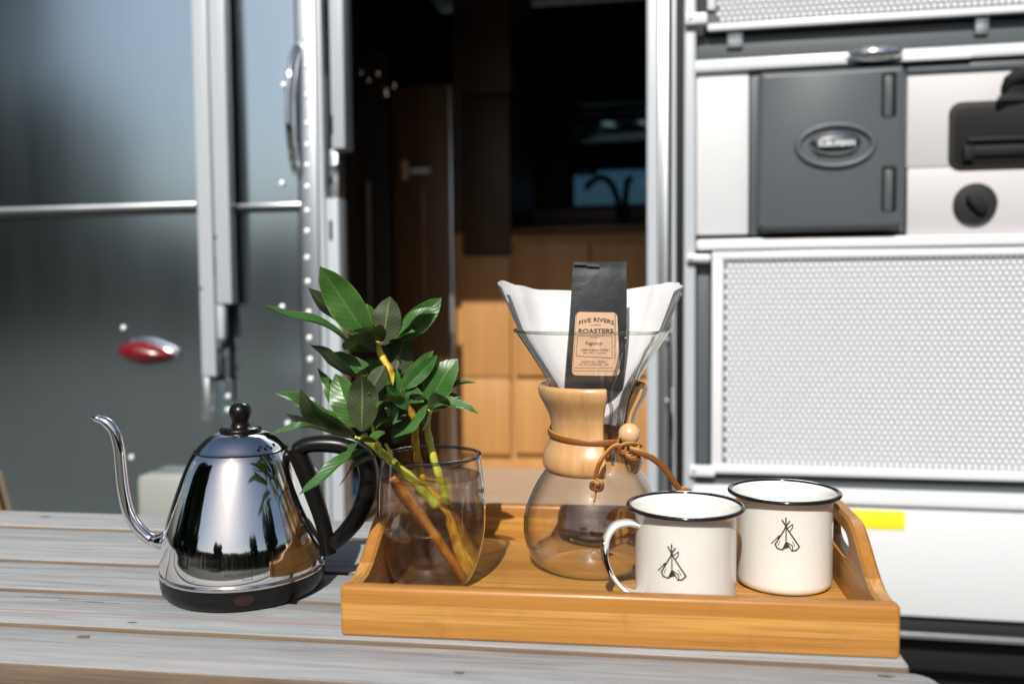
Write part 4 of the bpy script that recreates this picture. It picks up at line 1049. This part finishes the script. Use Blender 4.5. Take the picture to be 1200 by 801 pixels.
inn = [(r - .0016, z) for r, z in prv[1:] if r > .02 and .004 < z < VH - .013]
WL = inn[-1][1]
wp = [(0, .005)] + [(p[0], max(p[1], .005)) for p in inn] + [(inn[-1][0] - .0004, WL + .0004), (inn[-1][0] - .003, WL), (0, WL)]
obj('water', lathe(bmesh.new(), wp, 96), M['water'], vase, angle=40)

# cuttings: three twigs, each a thing with its stems and leaves
Y1 = VY
def leaf_bm(P0, P1, wd, h, droop=.0, fold=.25, cup=0.0, pw=.64, petiole=True, nseg=16):
    P0, P1 = Vector(P0), Vector(P1); ax = (P1 - P0); L = ax.length; t = ax.normalized()
    n = Vector(h); n = (n - t * n.dot(t)).normalized(); s = t.cross(n).normalized()
    bm = bmesh.new(); uvl = bm.loops.layers.uv.new('UVMap'); G = []; cols = (-1, -.75, -.5, -.25, -.08, 0, .08, .25, .5, .75, 1)
    ph = rnd.random() * 9
    for i in range(nseg + 1):
        v = i / nseg; q = v
        half = wd / 2 * (math.sin(math.pi * min(1, q ** .92 * .985 + .012))) ** pw
        if q > .9: half *= max(.0, (1 - q) / .1) ** .5 if q < 1 else .0
        half = max(half, .0004)
        c = P0 + t * (L * v) + n * (droop * L * (math.sin(math.pi * v) * .8 - v * v * .5) + .03 * L * math.sin(2.2 * math.pi * v + ph) * v) 
        c += n * L * .012 * math.sin(v * 7 + ph)
        row = []
        for u in cols:
            au = abs(u)
            row.append((bm.verts.new(c + s * half * u * math.cos(fold * au) + n * (half * (fold * au * .9 - cup * au * au) + half * .06 * math.sin(v * 16 + ph) * au)), (u + 1) / 2, v))
        G.append(row)
    for i in range(nseg):
        for j in range(len(cols) - 1):
            q4 = (G[i][j], G[i][j + 1], G[i + 1][j + 1], G[i + 1][j])
            f = bm.faces.new([x[0] for x in q4])
            for lo, x in zip(f.loops, q4): lo[uvl].uv = (x[1], x[2])
    return bm
UPL = (-.1, -.70, .72); SIDE = (-.2, -.92, .35); UND = (.1, .62, .75); UND2 = (0, .95, .25); DOWNED = (0, .15, 1)
DY = VY - .8051
def leaf(parent, b, t, wd, h, yb, yt, **k):
    yb += DY; yt += DY
    P0 = at(b[0], b[1], yb) - parent.location; P1 = at(t[0], t[1], yt) - parent.location
    bm = leaf_bm(P0, P1, wd * 1.15 * yb / FPX, h, **k)
    me = bpy.data.meshes.new('leaf')
    # keep the winding so that the waxy side looks along h
    bm.normal_update()
    hv_ = Vector(h); s_ = sum((f.normal.dot(hv_) for f in bm.faces))
    if s_ < 0: bmesh.ops.reverse_faces(bm, faces=bm.faces[:])
    bm.to_mesh(me); bm.free(); me.polygons.foreach_set('use_smooth', [True] * len(me.polygons))
    return link('leaf', me, M['leaf'], parent)
def stem(parent, pts, r, m, name='stem'):
    P = spline([at(u, v, y + DY) - parent.location for u, v, y in pts], 6)
    rr = [r[0] + (r[1] - r[0]) * k / (len(P) - 1) + .0003 * math.sin(k * 1.1) for k in range(len(P))]
    return obj(name, sweep(bmesh.new(), P, rr, 12), m, parent, angle=180)
base3 = at(540, 680, VY - .01)
# tallest cutting
tall = thing('leafy_cutting', 'tallest leafy cutting with an orange-yellow stem rising up and left from the glass', 'plant cutting', tuple(base3), 0, 'leafy cuttings in the glass')
stem(tall, [(549, 676, .812), (538, 645, .812), (527, 612, .812), (514, 588, .810), (497, 568, .808)], (.0046, .0040), M['stem_orange'])
stem(tall, [(497, 568, .808), (491, 545, .806), (487, 522, .804), (486, 500, .794), (483, 486, .786), (473, 468, .779), (463, 447, .774), (455, 430, .772), (447, 416, .774), (441, 402, .780)], (.0034, .0026), M['stem_yellow'])
stem(tall, [(527, 612, .812), (545, 650, .816), (558, 664, .818)], (.003, .0022), M['stem_orange'], 'side_shoot')
T = tall
leaf(T, (433, 396), (375, 312), 36, SIDE, .785, .765, droop=.05)
leaf(T, (427, 399), (361, 338), 30, UND, .790, .775, droop=.03)
leaf(T, (414, 406), (309, 355), 23, (-.1, -.45, .9), .782, .740, droop=.05, fold=.5)
leaf(T, (416, 442), (364, 404), 20, UND, .785, .765)
leaf(T, (448, 404), (457, 347), 32, UND2, .785, .790, droop=.04)
leaf(T, (466, 398), (517, 349), 26, (.5, -.80, .35), .800, .800, droop=.06)
leaf(T, (458, 402), (507, 358), 20, (.2, -.3, .9), .790, .790, fold=.6)
leaf(T, (448, 400), (412, 385), 32, UND, .775, .740, droop=.1)
leaf(T, (440, 412), (403, 398), 30, UND2, .770, .735, droop=.12)
leaf(T, (463, 440), (474, 392), 30, UND2, .800, .805)
leaf(T, (452, 418), (428, 452), 26, UND, .795, .770, droop=.1)
leaf(T, (440, 440), (388, 414), 20, UPL, .800, .790)
leaf(T, (455, 428), (428, 380), 26, UND, .805, .815, droop=.04)
leaf(T, (470, 460), (508, 411), 19, (.4, -.5, .8), .795, .800, fold=.5, droop=.05)
leaf(T, (474, 455), (513, 416), 17, (.3, -.85, .4), .792, .788, fold=.35)
leaf(T, (460, 497), (463, 429), 15, (.6, -.7, .3), .762, .762, fold=.7)
leaf(T, (474, 470), (440, 474), 20, UND, .764, .740, droop=.08)
leaf(T, (452, 428), (432, 462), 20, UND2, .766, .750, droop=.1)
leaf(T, (478, 478), (452, 452), 15, (-.3, -.75, .6), .764, .750, fold=.4)
leaf(T, (446, 408), (396, 372), 20, UND, .790, .785, droop=.04)
leaf(T, (452, 402), (490, 372), 18, UND2, .800, .806)
leaf(T, (462, 462), (496, 470), 26, UPL, .800, .780, droop=.1)
leaf(T, (440, 400), (430, 356), 20, (-.2, -.9, .35), .795, .800, droop=.04)
leaf(T, (452, 400), (486, 388), 18, (.2, -.6, .75), .795, .785, droop=.1, fold=.4)
leaf(T, (450, 430), (414, 452), 24, UND, .800, .790, droop=.05)
leaf(T, (455, 440), (418, 428), 26, UND2, .806, .810)
leaf(T, (462, 452), (438, 478), 26, UND, .806, .800, droop=.05)
leaf(T, (470, 470), (452, 500), 22, UND2, .806, .800)
leaf(T, (444, 410), (470, 425), 22, UND, .806, .800)
leaf(T, (480, 485), (462, 520), 20, UND2, .790, .780)
leaf(T, (476, 470), (500, 452), 18, UND, .806, .812)
leaf(T, (458, 450), (432, 422), 20, (-.3, -.8, .5), .785, .775, fold=.4)
leaf(T, (484, 492), (440, 500), 18, UND, .790, .755, droop=.1)
leaf(T, (478, 480), (446, 462), 22, UND2, .795, .790)
# left cutting
left = thing('leafy_cutting', 'low leafy cutting leaning left over the kettle handle, with a yellow-green stem', 'plant cutting', tuple(base3 + Vector((-.004, -.004, 0))), 0, 'leafy cuttings in the glass')
stem(left, [(546, 681, .800), (533, 662, .798), (515, 634, .795), (496, 606, .792), (478, 581, .789), (460, 558, .784)], (.0038, .0036), M['stem_brown'])
stem(left, [(512, 592, .790), (498, 576, .789), (482, 560, .786), (462, 543, .780), (447, 530, .774), (431, 516, .766), (426, 509, .764)], (.0042, .0026), M['stem_green'])
Lf = left
leaf(Lf, (416, 508), (351, 459), 38, (.15, .55, .85), .756, .720, droop=-.10, fold=-.35)
leaf(Lf, (398, 499), (323, 460), 21, (-.2, -.62, .75), .770, .740, droop=.05, fold=.4)
leaf(Lf, (412, 508), (335, 487), 22, UND, .768, .738)
leaf(Lf, (418, 514), (317, 502), 24, (0, -.1, 1), .752, .705, droop=.04, fold=.35)
leaf(Lf, (424, 505), (424, 438), 34, UND2, .752, .745, droop=.05)
leaf(Lf, (420, 500), (392, 438), 32, (-.3, -.85, .4), .775, .780, droop=.04)
leaf(Lf, (424, 502), (446, 450), 24, (.4, .8, .3), .770, .780)
leaf(Lf, (432, 527), (350, 578), 20, (-.3, -.55, .8), .752, .715, droop=.08, fold=.4)
leaf(Lf, (442, 533), (394, 567), 17, UND, .750, .725, droop=.06)
leaf(Lf, (440, 518), (402, 535), 20, UND, .748, .722, droop=.2)
leaf(Lf, (428, 508), (372, 432), 17, (-.2, -.5, .8), .792, .800, fold=.6)
leaf(Lf, (432, 512), (452, 508), 12, UPL, .756, .740)
leaf(Lf, (414, 500), (344, 474), 18, (-.1, -.5, .85), .782, .765, droop=.05, fold=.3)
leaf(Lf, (430, 505), (470, 478), 20, UND, .772, .775, droop=.08)
leaf(Lf, (420, 498), (378, 448), 18, (-.3, -.8, .5), .790, .795, droop=.04)
leaf(Lf, (426, 508), (405, 470), 24, UND, .790, .790, droop=.05)
for (a, b) in (((447, 530), (441, 515)), ((440, 524), (436, 497)), ((462, 543), (452, 520)), ((434, 518), (416, 512)), ((434, 520), (440, 505))):
    stem(Lf, [(a[0], a[1], .768), ((a[0] + b[0]) / 2 + 1, (a[1] + b[1]) / 2, .764), (b[0], b[1], .760)], (.0017, .0012), M['stem_green'], 'leaf_stalk')
# right cutting
right = thing('leafy_cutting', 'short leafy cutting with green stem and ribbed leaves at the right of the bunch', 'plant cutting', tuple(base3 + Vector((.004, .004, 0))), 0, 'leafy cuttings in the glass')
stem(right, [(521, 588, .806), (519, 572, .806), (514, 555, .804), (508, 536, .802), (503, 515, .800), (500, 496, .798), (503, 480, .796)], (.0040, .0026), M['stem_green'])
stem(right, [(521, 586, .806), (512, 592, .808), (503, 590, .808)], (.003, .0025), M['stem_orange'], 'side_shoot')
Rt = right
leaf(Rt, (500, 476), (535, 420), 34, (-.25, -.92, .3), .796, .792, droop=.04)
leaf(Rt, (508, 470), (556, 445), 17, (.1, -.15, 1), .798, .790, droop=.05, fold=.6)
leaf(Rt, (505, 482), (559, 480), 17, (.1, -.55, .85), .790, .775, droop=.28, fold=.4)
leaf(Rt, (503, 478), (526, 466), 22, UND2, .792, .770, droop=.1)
leaf(Rt, (499, 474), (462, 514), 22, (.4, .5, .75), .785, .760, fold=-.4)
leaf(Rt, (498, 474), (472, 448), 30, (.1, -.75, .6), .805, .815, droop=.05)
leaf(Rt, (496, 478), (483, 462), 20, UND, .790, .775)
leaf(Rt, (504, 474), (516, 440), 16, UND, .806, .812)
leaf(Rt, (502, 480), (540, 462), 15, (.1, -.5, .85), .800, .800, droop=.1, fold=.4)
leaf(Rt, (500, 480), (494, 505), 16, (.5, .6, .5), .785, .775, droop=.1)
stem(Rt, [(502, 482, .797), (510, 480, .795), (517, 474, .793)], (.0015, .001), M['stem_green'], 'leaf_stalk')

# ------------------------------------------------------------------ made-up tan board at the far left, its edge standing in for a reflection
xa, za = TL(-14, 555, -.02); xb, zb = TL(-3, 597, -.02); sl = (xb - xa) / (za - zb)
wb = obj('reflection_standin', slab(bmesh.new(), [(xa - .12 + sl * za, 0.0), (xa + sl * za, 0.0), (xa, za - .004), (xa - .004, za), (xa - .12, za)], .004, .020, .003, 'y', True), M['cabinet_wood'])
wb.location = (0, TY, GZ); wb.rotation_euler = (0, 0, TA)
wb['label'] = 'tan board added at the far left edge in place of a reflection in the trailer skin'; wb['category'] = 'board'

# ------------------------------------------------------------------ trees behind the camera (they show in the kettle, the glass and the skin)
def crown_mesh(seed, rx, rz, n=5200, s=.21):
    rg = random.Random(seed); bm = bmesh.new(); cl = [Vector((rg.uniform(-1, 1) * rx * .6, rg.uniform(-1, 1) * rx * .6, rg.uniform(-.75, .8) * rz)) for _ in range(16)]
    for i in range(n):
        c = rg.choice(cl); q = Vector((rg.gauss(0, 1), rg.gauss(0, 1), rg.gauss(0, 1))).normalized() * rg.uniform(.55, 1.0) * rx * .42
        p = c + q; a = Vector((rg.uniform(-1, 1), rg.uniform(-1, 1), rg.uniform(-1, 1))).normalized() * s * rg.uniform(.6, 1.3); b = a.orthogonal().normalized() * s * .5
        bm.faces.new([bm.verts.new(p - a), bm.verts.new(p + b), bm.verts.new(p + a), bm.verts.new(p - b)])
    me = bpy.data.meshes.new('crown'); bm.to_mesh(me); bm.free(); me.materials.append(M['tree_leaf']); return me
cms = [crown_mesh(3, 1.5, 2.2), crown_mesh(5, 1.8, 1.7)]
tl = ['broad tree behind the viewer', 'slim tree behind the viewer']
spots = [(-9.8, -3.9, 1.5), (-11.2, -2.2, 1.5), (-14.6, -5.3, 1.9), (-11.0, -0.6, 1.5), (-16.5, -9.2, 1.5), (-6.0, -15.5, 1.1), (9, -15, 1.4), (13, -8, 1.5)]
for i, (x, y, s) in enumerate(spots):
    t = thing('deciduous_tree', 'leafy green tree across the yard, reflected in the kettle and trailer skin', 'tree', (x, y, GZ), rnd.uniform(0, 6), 'trees across the yard')
    t.scale = (s, s, s)
    bm = sweep(bmesh.new(), spline([(0, 0, 0), (.05, .03, .9), (-.03, .06, 1.9), (.02, 0, 3.0)], 4), [.17, .15, .13, .12, .11, .1, .09, .08, .07, .06, .05, .04, .03], 10)
    for k in range(4):
        a = k * 1.7; sweep(bm, [(0, 0, 1.3 + k * .3), (.4 * math.cos(a), .4 * math.sin(a), 1.9 + k * .3), (.8 * math.cos(a), .8 * math.sin(a), 2.3 + k * .35)], [.06, .04, .02], 6)
    obj('trunk', bm, M['bark'], t)
    o = bpy.data.objects.new('crown', cms[i % 2]); C.objects.link(o); o.parent = t; o.location = (0, 0, 3.0)

# a low dark wood closing the far side of the yard
rg = random.Random(11); bm = bmesh.new()
for i in range(16000):
    a = R(rg.uniform(-100, 100)); hgt = 2.6 + 1.0 * noise.noise(Vector((a * 9, 0, 0))) + .6 * noise.noise(Vector((a * 31, 3, 0)))
    p = Vector((19 * math.sin(a), -19 * math.cos(a), GZ)) * 1.0 + Vector((rg.uniform(-1.2, 1.2), rg.uniform(-1.2, 1.2), hgt * rg.random() ** .7))
    p.z = GZ + hgt * rg.random() ** .7
    d1 = Vector((rg.uniform(-1, 1), rg.uniform(-1, 1), rg.uniform(-1, 1))).normalized() * .28; d2 = d1.orthogonal().normalized() * .2
    bm.faces.new([bm.verts.new(p - d1), bm.verts.new(p + d2), bm.verts.new(p + d1), bm.verts.new(p - d2)])
o = obj('treeline', bm, M['tree_leaf'], smooth=False); o['kind'] = 'stuff'; o['label'] = 'low dark line of trees across the yard, seen in reflections'
